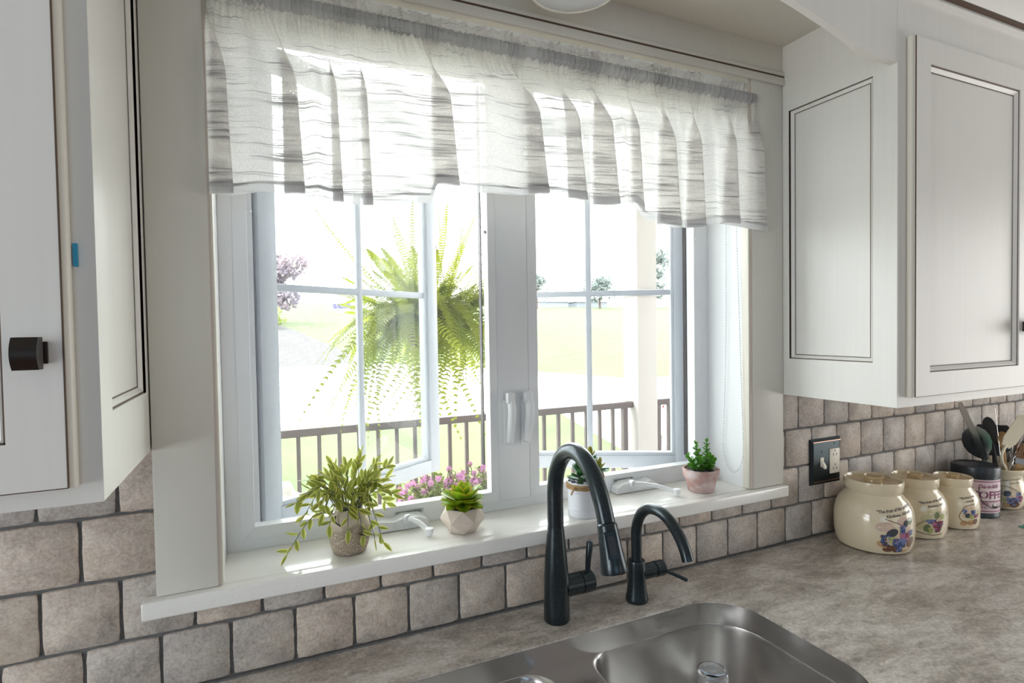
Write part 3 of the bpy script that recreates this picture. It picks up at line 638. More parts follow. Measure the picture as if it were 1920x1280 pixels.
# spray switch facing the viewer's right
ax = dr.normalized(); outw = Vector((-.40, -.92, 0)); outw = (outw - ax * outw.dot(ax)).normalized(); sd_ = ax.cross(outw)
def rocker(a, b, hw, r0, h, name, m, par, bev=.002):
    mb = MB(); bm = bmesh.new(); bmesh.ops.create_cube(bm, size=1)
    for v in bm.verts: v.co = (e0 + dr * lerp(a, b, v.co.x + .5)) + sd_ * (v.co.y * 2 * hw) + outw * (.0192 + (lerp(a, b, v.co.x + .5) - .05) * .0068 + r0 + h * (v.co.z + .5))
    bmesh.ops.bevel(bm, geom=list(bm.edges), offset=bev, segments=2, affect='EDGES'); return mb.bm(bm).obj(name, m, par)
rb = rocker(.18, .66, .0092, -.0040, .0082, 'spray_button_frame', 'faucet_black', sp_); rocker(.25, .59, .0060, .0012, .0055, 'spray_button', 'black_plastic', sp_, .0015)
hz = .0715
h1 = MB().tube([(fx + .018, fy, hz), (fx + .060, fy, hz), (fx + .0605, fy, hz)], [.0245, .0245, .023], 28).obj('handle_hub', 'faucet_black', fa)
hc = MB().tube([(fx + .0615, fy, hz), (fx + .062, fy, hz), (fx + .090, fy, hz), (fx + .0935, fy, hz)], [.0225, .0245, .0245, .021], 28).obj('handle_cap', 'faucet_black', fa)
MB().tube([(fx + .082, fy, hz + .020), (fx + .0835, fy - .001, hz + .05), (fx + .088, fy - .002, hz + .088), (fx + .089, fy - .002, hz + .092)], [.0058, .0066, .0082, .0065], 14, sy=1.0).obj('handle_lever', 'faucet_black', hc)
gx, gy = .807, -.087
fb = thing('water_faucet', (gx, gy, 0), 'short black gooseneck drinking water faucet beside the main one', 'faucet')
MB().lathe([(0, 0), (.026, 0), (.0272, .003), (.0265, .010), (.0232, .026), (.0212, .045), (.0205, .07), (.0205, .094), (.0195, .098), (.0140, .099), (0, .099)], (gx, gy, 0), 36).obj('faucet_body', 'faucet_black', fb)
arc = smooth_path([(gx, gy, .098), (gx, gy, .14), (gx, gy - .002, .178), (gx, gy - .018, .212), (gx, gy - .048, .235), (gx, gy - .085, .240), (gx, gy - .120, .230), (gx, gy - .152, .205), (gx, gy - .170, .180), (gx, gy - .178, .161)], 8)
MB().tube(arc, .0126, 22).obj('spout', 'faucet_black', fb)
h2 = MB().tube([(gx + .012, gy, .065), (gx + .050, gy, .065), (gx + .051, gy, .065)], [.0185, .0185, .0170], 24).obj('handle_hub', 'faucet_black', fb)
h3 = MB().tube([(gx + .0518, gy, .065), (gx + .0525, gy, .065), (gx + .076, gy, .065), (gx + .0785, gy, .065)], [.0170, .0190, .0190, .0165], 24).obj('handle_cap', 'faucet_black', fb)
MB().tube([(gx + .074, gy - .004, .062), (gx + .100, gy - .026, .050), (gx + .116, gy - .040, .042), (gx + .118, gy - .0415, .0412)], [.0042, .0042, .0046, .0035], 12).obj('handle_lever', 'faucet_black', h3)

# ------------------------------------------------------------------ switch plate
sp0 = thing('switch_plate', (1.5815, -.002, .2315), 'dark bronze double wall plate with ivory switch and outlet', 'wall plate')
x0, x1, z0, z1 = 1.514, 1.6495, .1615, .3018
def loopz(i_, y): return [(x0 + i_, y, z0 + i_), (x1 - i_, y, z0 + i_), (x1 - i_, y, z1 - i_), (x0 + i_, y, z1 - i_)]
pl = MB(); L = loopz(0, -.0006) + loopz(0, -.003) + loopz(.009, -.0075) + loopz(.011, -.0078)
pl.add(L, [(r * 4 + j, r * 4 + (j + 1) % 4, r * 4 + 4 + (j + 1) % 4, r * 4 + 4 + j) for r in range(3) for j in range(4)] + [(12, 13, 14, 15)]).obj('plate', 'plate_bronze', sp0, smooth=False)
MB().box(x0 + .009, x1 - .003, -.0080, -.0074, z1 - .0105, z1 - .0085).obj('worn_edge', 'copper_edge', sp0, smooth=False); MB().box(x0 + .010, x1 - .006, -.0080, -.0074, z0 + .0085, z0 + .0098).obj('worn_edge', 'copper_edge', sp0, smooth=False)
MB().box(1.5535, 1.5685, -.0092, -.0075, .2160, .2440, bevel=.001).obj('switch_base', 'ivory', sp0)
MB().prism([(-.008, .226), (-.008, .236), (-.020, .2190), (-.0195, .2110), (-.010, .2165)], lambda y, z: (1.5565, y, z), lambda y, z: (1.5660, y, z)).obj('toggle', 'ivory', sp0)
ot = MB().box(1.5945, 1.6400, -.0100, -.0075, .1905, .2675, bevel=.0015).obj('outlet', 'ivory', sp0)
for zc in (.249, .206):
    for dx in (-.007, .007): MB().box(1.6175 + dx - .0011, 1.6175 + dx + .0011, -.0103, -.0098, zc - .0045, zc + .0045).obj('outlet_slot', 'slot_black', ot, smooth=False)
    MB().tube([(1.6175, -.0103, zc + .0115), (1.6175, -.0098, zc + .0115)], .0024, 10).obj('outlet_slot', 'slot_black', ot, smooth=False)
for xx, zz in ((1.561, .2625), (1.561, .1995), (1.6175, .283), (1.6175, .1755)):
    MB().lathe([(0, -.0012), (.0028, -.001), (.0032, 0)], n=12).obj('screw', 'plate_bronze', sp0, mw=Matrix.Translation((xx, -.0078, zz)) @ Matrix.Rotation(math.radians(-90), 4, 'X'))

# ------------------------------------------------------------------ canisters
def prof_r(prof, z):
    for (r0, z0), (r1, z1) in zip(prof, prof[1:]):
        if z0 <= z <= z1 and z1 > z0: return lerp(r0, r1, (z - z0) / (z1 - z0))
    return prof[-1][0]
def wrap(prof, c, az, s, z, off=.0006):
    r = prof_r(prof, z) + off; a = az + s / max(.03, prof_r(prof, z)); return (c[0] + r * math.cos(a), c[1] + r * math.sin(a), c[2] + z)
def text_mesh(txt, size, shear=0, bold=0):
    cu = bpy.data.curves.new('lettering', 'FONT'); cu.body = txt; cu.size = size; cu.align_x = 'CENTER'; cu.shear = shear; cu.resolution_u = 2; cu.offset = bold
    o = bpy.data.objects.new('lettering', cu); col.objects.link(o); dg = bpy.context.evaluated_depsgraph_get(); me = o.evaluated_get(dg).to_mesh()
    vs = [v.co[:2] for v in me.vertices]; fs = [tuple(p.vertices) for p in me.polygons]; o.evaluated_get(dg).to_mesh_clear(); bpy.data.objects.remove(o); bpy.data.curves.remove(cu); return vs, fs
def put_text(mb, txt, size, prof, c, az, s0, z0, tilt=0, shear=.3, mi=0, off=.0009, bold=0):
    vs, fs = text_mesh(txt, size, shear, bold); mb.add([wrap(prof, c, az, s0 + x * math.cos(tilt) - y * math.sin(tilt), z0 + y * math.cos(tilt) + x * math.sin(tilt), off) for x, y in vs], fs, mi)
def disc(mb, prof, c, az, s, z, r, mi, off=.0006, rx=1, rot=0, n=14):
    pts = []
    for j in range(n):
        a = 2 * math.pi * j / n; u, v_ = r * rx * math.cos(a), r * math.sin(a); pts.append(wrap(prof, c, az, s + u * math.cos(rot) - v_ * math.sin(rot), z + u * math.sin(rot) + v_ * math.cos(rot), off))
    mb.add([wrap(prof, c, az, s, z, off)] + pts, [(0, 1 + j, 1 + (j + 1) % n) for j in range(n)], mi)
def vine(mb, prof, c, az, pts, wd, mi, off=.0007):
    P = smooth_path([(a, b, 0) for a, b in pts], 6); vs = []
    for i, p in enumerate(P):
        t = (P[min(i + 1, len(P) - 1)] - P[max(i - 1, 0)]); t = t.normalized() if t.length else Vector((1, 0, 0)); nx, nz = -t.y, t.x
        vs += [wrap(prof, c, az, p.x + nx * wd, p.y + nz * wd, off), wrap(prof, c, az, p.x - nx * wd, p.y - nz * wd, off)]
    mb.add(vs, [(2 * i, 2 * i + 1, 2 * i + 3, 2 * i + 2) for i in range(len(P) - 1)], mi)
PM = ['print_ink', 'grape_blue', 'grape_light', 'grape_red', 'grape_pink', 'grape_green', 'leaf_print', 'leaf_dark', 'vine_print', 'blush', 'mauve', 'pear', 'sage']
PI_ = {n: i for i, n in enumerate(PM)}
def grapes(mb, prof, c, az, s, z, r, rows_, cols, rnd, layer=1):
    for row, cnt in enumerate(rows_):
        for j in range(cnt):
            u = s + (j - (cnt - 1) / 2) * r * 1.65 + rnd.uniform(-.2, .2) * r; v_ = z - row * r * 1.55 + rnd.uniform(-.2, .2) * r; col_ = rnd.choice(cols)
            layer += .03
            disc(mb, prof, c, az, u, v_, r, PI_[col_], .0006 + layer * .00009); disc(mb, prof, c, az, u - r * .3, v_ + r * .3, r * .33, PI_['grape_light' if 'blue' in col_ else 'grape_pink' if col_ != 'grape_green' else 'sage'], .0007 + layer * .00009, n=8)
def canister(c, S, R0, HR, lines, design, label, az):
    t = thing('canister', (c[0], c[1], 0), label, 'canister', 'fruit print stoneware canisters')
    k_ = S
    prof = [(0, 0), (.086 * R0, 0), (.0935 * R0, .004 * k_), (.0995 * R0, .02 * k_), (.1025 * R0, .045 * k_), (.1033 * R0, .075 * k_), (.1015 * R0, .10 * k_), (.096 * R0, .122 * k_), (.0865 * R0, .139 * k_), (.0760 * R0, .150 * k_), (.0705 * R0, .158 * k_), (.0710 * R0, .163 * k_), (.0755 * R0, .168 * k_), (.0770 * R0, .190 * k_), (.0765 * R0, .194 * k_), (.0740 * R0, .1955 * k_), (.0720 * R0, .193 * k_), (.0700 * R0, .176 * k_), (0, .174 * k_)]
    MB().lathe(prof, (c[0], c[1], .0005), 64).obj('jar_body', 'stoneware', t)
    ld = MB().lathe([(.0708 * R0, .184 * k_), (.066 * R0, .187 * k_), (.050 * R0, .181 * k_), (.028 * R0, .179 * k_), (.0245 * R0, .183 * k_), (.0235 * R0, .194 * k_), (.0270 * R0, .199 * k_), (.0270 * R0, .202 * k_), (.0235 * R0, .2025 * k_), (.0215 * R0, .197 * k_), (0, .195 * k_)], (c[0], c[1], .0005), 48).obj('lid', 'stoneware_lid', t)
    mb = MB(); rnd = random.Random(int(S * 100)); f = R0; cc = (c[0], c[1], .0005)
    pf = prof[:11]
    put_text(mb, lines[0], .0108 * f, pf, cc, az, .0, .126 * k_, .16, bold=.00022); put_text(mb, lines[1], .0108 * f, pf, cc, az, .008 * f, .1135 * k_, .16, bold=.00022)
    q_ = lambda u, v_: (u * f, v_ * k_)
    if design == 0:
        for u, v_, r, m_, rx, ro in ((-.038, .083, .013, 'mauve', 1.7, .2), (-.025, .078, .012, 'blush', 1.6, -.2), (.012, .098, .012, 'mauve', 1.4, .3), (.028, .092, .012, 'blush', 1.3, 0), (-.002, .060, .016, 'blush', 1.5, .1), (.02, .07, .014, 'blush', 1.4, .1)): disc(mb, pf, cc, az, *q_(u, v_), r * f, PI_[m_], .0004, rx, ro)
        vine(mb, pf, cc, az, [q_(-.035, .105), q_(-.015, .098), q_(.01, .088), q_(.018, .075)], .0010 * f, PI_['vine_print'])
        for u, v_, r, m_, rx, ro in ((-.018, .067, .011, 'leaf_dark', 1.5, .5), (.022, .092, .008, 'leaf_dark', 1.2, 1.0), (.038, .097, .009, 'leaf_print', 1.3, .4), (-.042, .033, .009, 'pear', 1.6, -.4), (-.024, .022, .010, 'vine_print', 1.7, .2), (.018, .026, .017, 'pear', 1.6, .15), (.040, .038, .012, 'vine_print', 1.4, .8), (-.002, .020, .010, 'vine_print', 1.5, 0)): disc(mb, pf, cc, az, *q_(u, v_), r * f, PI_[m_], .0007, rx, ro)
        grapes(mb, pf, cc, az, *q_(.012, .082), .0048 * f, [2, 2, 2], ['grape_blue', 'grape_light'], rnd, 2); grapes(mb, pf, cc, az, *q_(.038, .068), .0048 * f, [3, 2], ['grape_blue', 'grape_light'], rnd, 2)
        grapes(mb, pf, cc, az, *q_(.020, .063), .0047 * f, [4, 4, 3, 2], ['grape_pink', 'grape_red', 'grape_pink'], rnd, 3); grapes(mb, pf, cc, az, *q_(-.034, .056), .0050 * f, [3, 3, 3, 2], ['grape_blue', 'leaf_dark'], rnd, 3)
        grapes(mb, pf, cc, az, *q_(-.017, .052), .0046 * f, [4, 4, 3], ['grape_green', 'sage'], rnd, 4); grapes(mb, pf, cc, az, *q_(.003, .047), .0050 * f, [5, 5, 4, 2, 2], ['grape_blue', 'grape_blue', 'grape_light'], rnd, 5)
    elif design == 1:
        for u, v_, r, m_, rx, ro in ((-.03, .075, .014, 'sage', 1.3, .3), (.0, .09, .016, 'sage', 1.6, 0), (.018, .08, .013, 'blush', 1.5, 0), (-.045, .05, .014, 'sage', 1.1, 1)): disc(mb, pf, cc, az, *q_(u, v_), r * f, PI_[m_], .0004, rx, ro)
        vine(mb, pf, cc, az, [q_(-.06, .045), q_(-.035, .065), q_(-.01, .06), q_(.02, .085)], .0010 * f, PI_['vine_print']); vine(mb, pf, cc, az, [q_(-.06, .028), q_(-.03, .022), q_(.0, .018), q_(.03, .022)], .0012 * f, PI_['vine_print'])
        for u, v_, r, m_, rx, ro in ((.008, .085, .009, 'leaf_print', 1.4, 1.2), (.03, .08, .010, 'grape_green', 1.2, .6), (-.025, .042, .012, 'leaf_print', 1.2, 1.3), (-.015, .034, .010, 'grape_green', 1.3, 1.4)): disc(mb, pf, cc, az, *q_(u, v_), r * f, PI_[m_], .0007, rx, ro)
        grapes(mb, pf, cc, az, *q_(-.012, .068), .0048 * f, [4, 3], ['grape_blue', 'grape_light'], rnd, 2); grapes(mb, pf, cc, az, *q_(.012, .062), .0052 * f, [5, 5, 4, 3, 2], ['grape_red', 'grape_red', 'grape_pink', 'leaf_dark'], rnd, 3)
    else:
        for u, v_, r, m_, rx, ro in ((.0, .085, .015, 'blush', 1.6, 0), (-.01, .065, .014, 'blush', 1.4, .3)): disc(mb, pf, cc, az, *q_(u, v_), r * f, PI_[m_], .0004, rx, ro)
        vine(mb, pf, cc, az, [q_(.03, .105), q_(-.01, .098), q_(-.025, .085), q_(-.04, .055), q_(-.02, .035), q_(.02, .03)], .0013 * f, PI_['vine_print'])
        for u, v_, r, m_, rx, ro in ((-.006, .06, .011, 'leaf_dark', 1.1, .2), (.012, .056, .012, 'grape_green', 1, 0), (-.02, .03, .012, 'pear', 1.3, .2), (.008, .032, .013, 'pear', 1.2, 0), (.032, .036, .013, 'vine_print', 1.2, .5)): disc(mb, pf, cc, az, *q_(u, v_), r * f, PI_[m_], .0007, rx, ro)
        grapes(mb, pf, cc, az, *q_(-.018, .082), .0046 * f, [2, 2, 1], ['grape_blue', 'grape_light'], rnd, 2); grapes(mb, pf, cc, az, *q_(.02, .078), .0046 * f, [3, 3, 2], ['grape_blue', 'grape_light', 'grape_red'], rnd, 3); grapes(mb, pf, cc, az, *q_(.035, .062), .0046 * f, [3, 3], ['grape_red', 'grape_pink'], rnd, 3)
    mb.obj('fruit_print', PM, t, smooth=False)
AZ = math.radians(-111)
canister((1.6465, -.1100), 1.0, 1.0, 0, ('"The fruit of the spirit is', 'Kindness, Self con'), 0, 'largest cream stoneware canister, nearest the wall plate, with blue grapes', AZ)
canister((1.8560, -.104), .90, .82, 0, ('"The fruit of the spirit', 'Kindness, Joy'), 1, 'middle cream stoneware canister printed with dark red grapes', AZ - .06)
canister((2.0310, -.118), .80, .68, 0, ('"The fruit of the', 'Love, Joy'), 2, 'smallest lidded cream canister, beside the pink coffee tin', AZ - .10)

# ------------------------------------------------------------------ coffee tin
ccx, ccy = 2.215, -.090
tn = thing('coffee_tin', (ccx, ccy, 0), 'black coffee tin with a pink paper label and wire handle', 'tin')
MB().lathe([(0, 0), (.064, 0), (.0655, .003), (.0655, .006), (.0645, .008), (.0645, .148), (0, .148)], (ccx, ccy, .0004), 48).obj('tin_body', 'tin_black', tn)
MB().lathe([(.0672, .136), (.0675, .160), (.066, .166), (.060, .168), (.058, .1645), (0, .165)], (ccx, ccy, .0004), 48).obj('lid', 'tin_black', tn)
cp = [(.0645, 0), (.0645, .2)]; lb = MB(); A2 = math.radians(-124); LM = ['label_pink', 'label_plum', 'label_cream', 'slot_black']
def patch(mb, s0, s1, z0, z1, mi, off, n=24):
    v = []; 
    for i in range(n + 1): 
        s = lerp(s0, s1, i / n); v += [wrap(cp, (ccx, ccy, 0), A2, s, z0, off), wrap(cp, (ccx, ccy, 0), A2, s, z1, off)]
    mb.add(v, [(2 * i, 2 * i + 2, 2 * i + 3, 2 * i + 1) for i in range(n)], mi)
patch(lb, -.062, .070, .018, .128, 0, .0005); patch(lb, -.057, -.052, .023, .123, 1, .0008); patch(lb, -.057, .065, .0225, .0255, 1, .0008); patch(lb, -.057, .065, .1205, .1235, 1, .0008); patch(lb, -.048, .066, .060, .098, 2, .0007)
put_text(lb, 'De-e-lish', .017, cp, (ccx, ccy, 0), A2, .004, .1015, .05, .3, 1, .0011, .0003)
put_text(lb, 'COFFEE', .034, cp, (ccx, ccy, 0), A2, .010, .0670, 0, 0, 1, .0011, .0010)
vine(lb, cp, (ccx, ccy, 0), A2, [(-.045, .075), (-.046, .062), (-.03, .057), (.03, .057), (.062, .058)], .0016, 1, .0012)
put_text(lb, 'ALWAYS', .0125, cp, (ccx, ccy, 0), A2, -.022, .0445, 0, 0, 1, .0011, .0002); put_text(lb, 'TASTY', .0125, cp, (ccx, ccy, 0), A2, -.022, .0315, 0, 0, 1, .0011, .0002)
disc(lb, cp, (ccx, ccy, 0), A2, .024, .042, .0085, 3, .0012, 1.1); disc(lb, cp, (ccx, ccy, 0), A2, .024, .046, .0055, 2, .0014, 1.3)
lb.obj('label', LM, tn, smooth=False)
hp = []
for i in range(21):
    a = math.pi * i / 20; hp.append(wrap([(.066, 0), (.066, .2)], (ccx, ccy, 0), A2 + .35, -.048 * math.cos(a), .088 - .052 * math.sin(a) + (.012 if i in (0, 20) else 0), .003))
MB().tube(hp, .0013, 8).obj('wire_handle', 'black_plastic', tn)

# ------------------------------------------------------------------ utensil crock and utensils
kx, ky = 2.378, -.088
kr = thing('utensil_crock', (kx, ky, 0), 'cream fruit print stoneware crock holding cooking utensils', 'crock', )
kp = [(0, 0), (.052, 0), (.058, .004), (.067, .02), (.0725, .045), (.070, .07), (.063, .095), (.0605, .112), (.064, .124), (.070, .131), (.0705, .137), (.067, .140), (.063, .136), (.057, .115), (.060, .07), (.055, .02), (0, .012)]
MB().lathe(kp, (kx, ky, .0005), 56).obj('jar_body', 'stoneware', kr)
mb = MB(); A3 = math.radians(-133); kc = (kx, ky, .0005); kq = kp[:9]
put_text(mb, 'The fruit of the spirit', .0085, kq, kc, A3, .0, .103, .16); put_text(mb, 'Love, Joy', .0085, kq, kc, A3, .014, .094, .16)
vine(mb, kq, kc, A3, [(-.03, .085), (-.005, .082), (.02, .07), (.03, .055)], .001, PI_['vine_print']); rnd = random.Random(3)
for u, v_, r, m_, rx, ro in ((.0, .06, .014, 'blush', 1.6, .1), (-.012, .06, .010, 'leaf_dark', 1.2, .3), (-.008, .022, .011, 'pear', 1.4, 0), (.012, .022, .011, 'vine_print', 1.4, .2)): disc(mb, kq, kc, A3, u, v_, r, PI_[m_], .0006, rx, ro)
grapes(mb, kq, kc, A3, .022, .062, .0044, [2, 2], ['grape_blue', 'grape_light'], rnd, 1); grapes(mb, kq, kc, A3, .024, .05, .0044, [3, 3, 2], ['grape_red', 'grape_pink'], rnd, 2); grapes(mb, kq, kc, A3, -.018, .046, .0044, [4, 3, 3], ['grape_green', 'sage'], rnd, 3); grapes(mb, kq, kc, A3, .006, .044, .0046, [5, 5, 4, 2], ['grape_blue', 'grape_light', 'leaf_dark'], rnd, 4)
mb.obj('fruit_print', PM, kr, smooth=False)
def utensil(name, label, tip, base=(0, 0, .03), cat='utensil'):
    return thing(name, (kx + base[0], ky + base[1], base[2]), label, cat), Vector((kx + base[0], ky + base[1], base[2])), Vector((kx + tip[0], ky + tip[1], tip[2]))
def blade(mb, p, d, up, Lh, wd, th, shape, mi=0):
    """flat head along d from p; shape = list of (t, halfwidth factor)"""
    d = d.normalized(); s = d.cross(up).normalized(); nrm = s.cross(d); vs = []
    for t, wf in shape:
        c_ = p + d * Lh * t
        vs += [c_ + s * wd * wf + nrm * th, c_ - s * wd * wf + nrm * th, c_ - s * wd * wf - nrm * th, c_ + s * wd * wf - nrm * th]
    n_ = len(shape); fs = [(r * 4 + j, r * 4 + (j + 1) % 4, r * 4 + 4 + (j + 1) % 4, r * 4 + 4 + j) for r in range(n_ - 1) for j in range(4)] + [(3, 2, 1, 0), ((n_ - 1) * 4, (n_ - 1) * 4 + 1, (n_ - 1) * 4 + 2, (n_ - 1) * 4 + 3)]
    mb.add(vs, fs, mi)
oval = [(0, .18), (.1, .5), (.25, .82), (.45, 1), (.65, 1), (.85, .8), (.95, .5), (1, .15)]
VD = Vector((-.85, -.52, .05))
t, b, e = utensil('tongs', 'long steel tongs leaning left out of the utensil crock', (-.235, .008, .380), (-.01, -.01, .05)); d = e - b
mb = MB(); blade(mb, b, d, VD, d.length, .0085, .002, [(0, .7), (.4, .8), (.9, 1), (1, .7)]); blade(mb, b + Vector((.006, .006, 0)), d, VD, d.length * .97, .0085, .0015, [(0, .7), (.4, .8), (.9, 1), (1, .7)]); mb.obj('tongs_arm', 'steel_util', t)
t, b, e = utensil('slotted_spoon', 'steel slotted serving spoon standing in the utensil crock', (-.150, .012, .28), (.0, .015, .03)); d = (e - b).normalized()
MB().tube([b, b + d * .18], .004, 8).obj('handle', 'steel_util', t); mb = MB(); blade(mb, b + d * .17, d, VD, .135, .040, .0018, oval); mb.obj('bowl', 'steel_util', t)
mb = MB(); s_ = d.cross(VD).normalized()
for k_ in (-1, 0, 1): blade(mb, b + d * .215 + s_ * .014 * k_ - s_.cross(d) * -.0026, d, VD, .05, .0032, .0006, oval)
mb.obj('slot', 'slot_black', t)
t, b, e = utensil('black_spoon', 'black nylon spoon standing upright in the utensil crock', (-.098, -.005, .32), (.005, -.005, .03)); d = (e - b).normalized()
MB().tube([b, b + d * .22], .0045, 8).obj('handle', 'black_plastic', t); mb = MB(); blade(mb, b + d * .21, d, VD, .10, .019, .003, oval); mb.obj('bowl', 'black_plastic', t)
t, b, e = utensil('black_ladle', 'black nylon turner with broad head in the utensil crock', (.02, .035, .27), (.01, .02, .03)); d = (e - b).normalized()
MB().tube([b, b + d * .15], .005, 8).obj('handle', 'black_plastic', t); mb = MB(); blade(mb, b + d * .14, d, VD, .11, .045, .002, [(0, .4), (.2, 1), (.95, 1), (1, .9)]); mb.obj('head', 'black_plastic', t)
t, b, e = utensil('skewer', 'thin steel skewer sticking up from the utensil crock', (-.062, -.01, .35), (.0, -.012, .03)); MB().tube([b, e], [.0018, .0008], 6).obj('rod', 'steel_util', t)
t, b, e = utensil('cream_spatula', 'cream plastic scraper with bent handle in the utensil crock', (.070, -.035, .305), (-.035, -.035, .115)); 
MB().tube(smooth_path([b, b + Vector((-.012, 0, .03)), b + Vector((-.032, 0, .055)), b + Vector((-.034, 0, .085)), b + Vector((-.010, 0, .110))]), .0045, 8).obj('handle', 'cream_plastic', t)
mb = MB(); p = b + Vector((-.014, 0, .106)); blade(mb, p, e - p, VD, (e - p).length + .01, .020, .003, [(0, .6), (.2, 1), (.95, 1), (1, .7)]); mb.obj('head', 'cream_plastic', t)
t, b, e = utensil('wooden_spoon', 'wooden spoon with orange tinted handle in the utensil crock', (.025, .01, .255), (.025, -.01, .03)); d = (e - b).normalized(); mb = MB(); mb.tube([b, b + d * .18], .0065, 8); blade(mb, b + d * .17, d, VD, .06, .015, .0035, oval); mb.obj('spoon', 'wood_util', t)
t, b, e = utensil('pastry_brush', 'pastry brush with brown bristles in the utensil crock', (.078, -.035, .235), (.02, -.035, .085)); d = (e - b).normalized()
mb = MB(); blade(mb, b, d, VD, .07, .010, .003, [(0, .7), (1, 1)]); mb.obj('handle', 'wood_util', t); mb = MB(); blade(mb, b + d * .068, d, VD, .02, .013, .0045, [(0, 1), (1, 1.1)]); mb.obj('ferrule', 'steel_util', t)
mb = MB(); s_ = d.cross(VD).normalized()
for i in range(46):
    p = b + d * .086 + s_ * R_.uniform(-.013, .013) + VD.normalized() * R_.uniform(-.004, .004); q_ = p + d * R_.uniform(.05, .06) + s_ * (p - b - d * .086).dot(s_) * .5; mb.tube([p, q_], [.0009, .0005], 4, caps=False)
mb.obj('bristles', 'bristle', t)
t, b, e = utensil('whisk', 'wire balloon whisk leaning right in the utensil crock', (.150, -.005, .32), (.025, -.005, .09)); d = (e - b).normalized()
MB().tube([b, b + d * .075], .006, 10).obj('handle', 'steel_util', t); mb = MB(); s_ = d.orthogonal().normalized(); s2 = d.cross(s_)
for i in range(7):
    a = math.pi * i / 7; u = s_ * math.cos(a) + s2 * math.sin(a); mb.tube([b + d * (.07 + .15 * (1 - abs(1 - 2 * j / 24)) ** .8) + u * (.034 * math.sin(2 * math.pi * j / 24) * (1 if True else 0)) for j in range(25)], .0009, 5, caps=False)
mb.obj('wires', 'steel_util', t)
t, b, e = utensil('white_spatula', 'white handled server leaning far right in the utensil crock', (.165, -.045, .22), (.035, -.04, .11)); MB().tube([b, e], [.003, .0045], 8).obj('handle', 'enamel_white', t)
# things at the right edge
t = thing('toaster', (2.75, -.16, 0), 'black appliance standing behind the utensil crock at the edge', 'appliance')
MB().box(2.60, 2.90, -.20, -.03, .012, .20, bevel=.02, seg=4).obj('body', 'black_plastic', t); MB().box(2.66, 2.84, -.14, -.09, .198, .2015).obj('slot', 'slot_black', t)
for xx in (2.63, 2.87):
    for yy in (-.18, -.05): MB().lathe([(0, 0), (.01, 0), (.01, .014), (0, .014)], (xx, yy, 0.0003), 12).obj('foot', 'black_plastic', t)
def cloth(name, m, cx, cy, wx, wy, hz, label):
    n_ = 18; rr = random.Random(name); v = []
    for j in range(n_ + 1):
        for i in range(n_ + 1):
            u, w_ = i / n_ - .5, j / n_ - .5; e_ = max(0, 1 - (abs(u) * 2) ** 4) * max(0, 1 - (abs(w_) * 2) ** 4); v.append((cx + u * wx, cy + w_ * wy, .001 + hz * e_ * (.75 + .25 * math.sin(u * 14 + w_ * 6))))
    MB().add(v, [(j * (n_ + 1) + i, j * (n_ + 1) + i + 1, (j + 1) * (n_ + 1) + i + 1, (j + 1) * (n_ + 1) + i) for j in range(n_) for i in range(n_)]).obj(name, m, None, label=label, cat='cloth')
cloth('dish_towel', 'cloth_blue', 2.56, -.19, .13, .12, .075, 'folded pale blue dish towel beside the utensil crock')
cloth('dish_cloth', 'cloth_green', 2.235, -.285, .12, .12, .012, 'green dish cloth lying on the worktop at the right edge')

# ------------------------------------------------------------------ leaves
def leaf_mesh(name, L, W, mats, cup=.25, bend=.2, rim=.72, n=6, thick=0, tip=1.0):
    """leaf along +x, blade in xy, two-tone (centre / rim)"""
    mb = MB(); vs = []; 
    for i in range(n + 1):
        t = i / n; wd = W * (math.sin(math.pi * min(1, t * .93 + .04)) ** .8) * (1 - .25 * t * tip); x = L * t; z = bend * L * t * t
        for u in (-1, -rim, 0, rim, 1): vs.append((x, wd * u, z + cup * abs(u) * wd))
    fs = [(i * 5 + j, (i + 1) * 5 + j, (i + 1) * 5 + j + 1, i * 5 + j + 1) for i in range(n) for j in range(4)]
    ms = [1 if j in (0, 3) else 0 for i in range(n) for j in range(4)]
    if thick:
        k_ = len(vs); vs += [(x, y, z - thick * (1 - (abs(y) / (W * 1.02)) ** 2) - .0003) for x, y, z in vs]; fs += [tuple(k_ + a for a in f[::-1]) for f in fs]; ms += ms
    mb.add(vs, fs); mb.m = ms
    return mb.mesh(name, mats, True, 180)
def orient(p, d, up, s=1, roll=0):
    d = Vector(d).normalized(); up = Vector(up); y = up.cross(d)
    y = y.normalized() if y.length > 1e-5 else d.orthogonal().normalized(); z = d.cross(y)
    M = Matrix((d, y, z)).transposed().to_4x4()
    return Matrix.Translation(p) @ M @ Matrix.Rotation(roll, 4, 'X') @ Matrix.Scale(s, 4)

# variegated plant in speckled vase
px_, py_ = .162, .048
vp = thing('variegated_plant', (px_, py_, .187), 'bushy yellow edged green plant in a speckled brown vase on the sill', 'potted plant')
MB().lathe([(0, 0), (.031, 0), (.035, .003), (.041, .022), (.0435, .045), (.041, .063), (.033, .080), (.029, .088), (.030, .093), (.027, .0935), (.026, .085), (.024, .07), (0, .068)], (px_, py_, .1875), 40).obj('vase', 'speckled', vp)
MB().tube(smooth_path([(px_ - .030, py_ - .020, .272), (px_ - .028, py_ - .030, .258), (px_ + .018, py_ - .040, .232), (px_ + .040, py_ - .018, .222), (px_ + .046, py_ + .002, .225)]), .0014, 6).obj('wire', 'black_plastic', vp)
LMs = [leaf_mesh('leaf', .022, .0062, ['leaf_green', 'leaf_yellow'], .3, .15, .62), leaf_mesh('leaf', .019, .0050, ['leaf_green', 'leaf_yellow'], .35, -.2, .6), leaf_mesh('leaf', .023, .0060, ['leaf_green', 'leaf_yellow'], .3, .1, .45), leaf_mesh('leaf', .023, .0064, ['leaf_green', 'leaf_yellow'], .2, .3)]
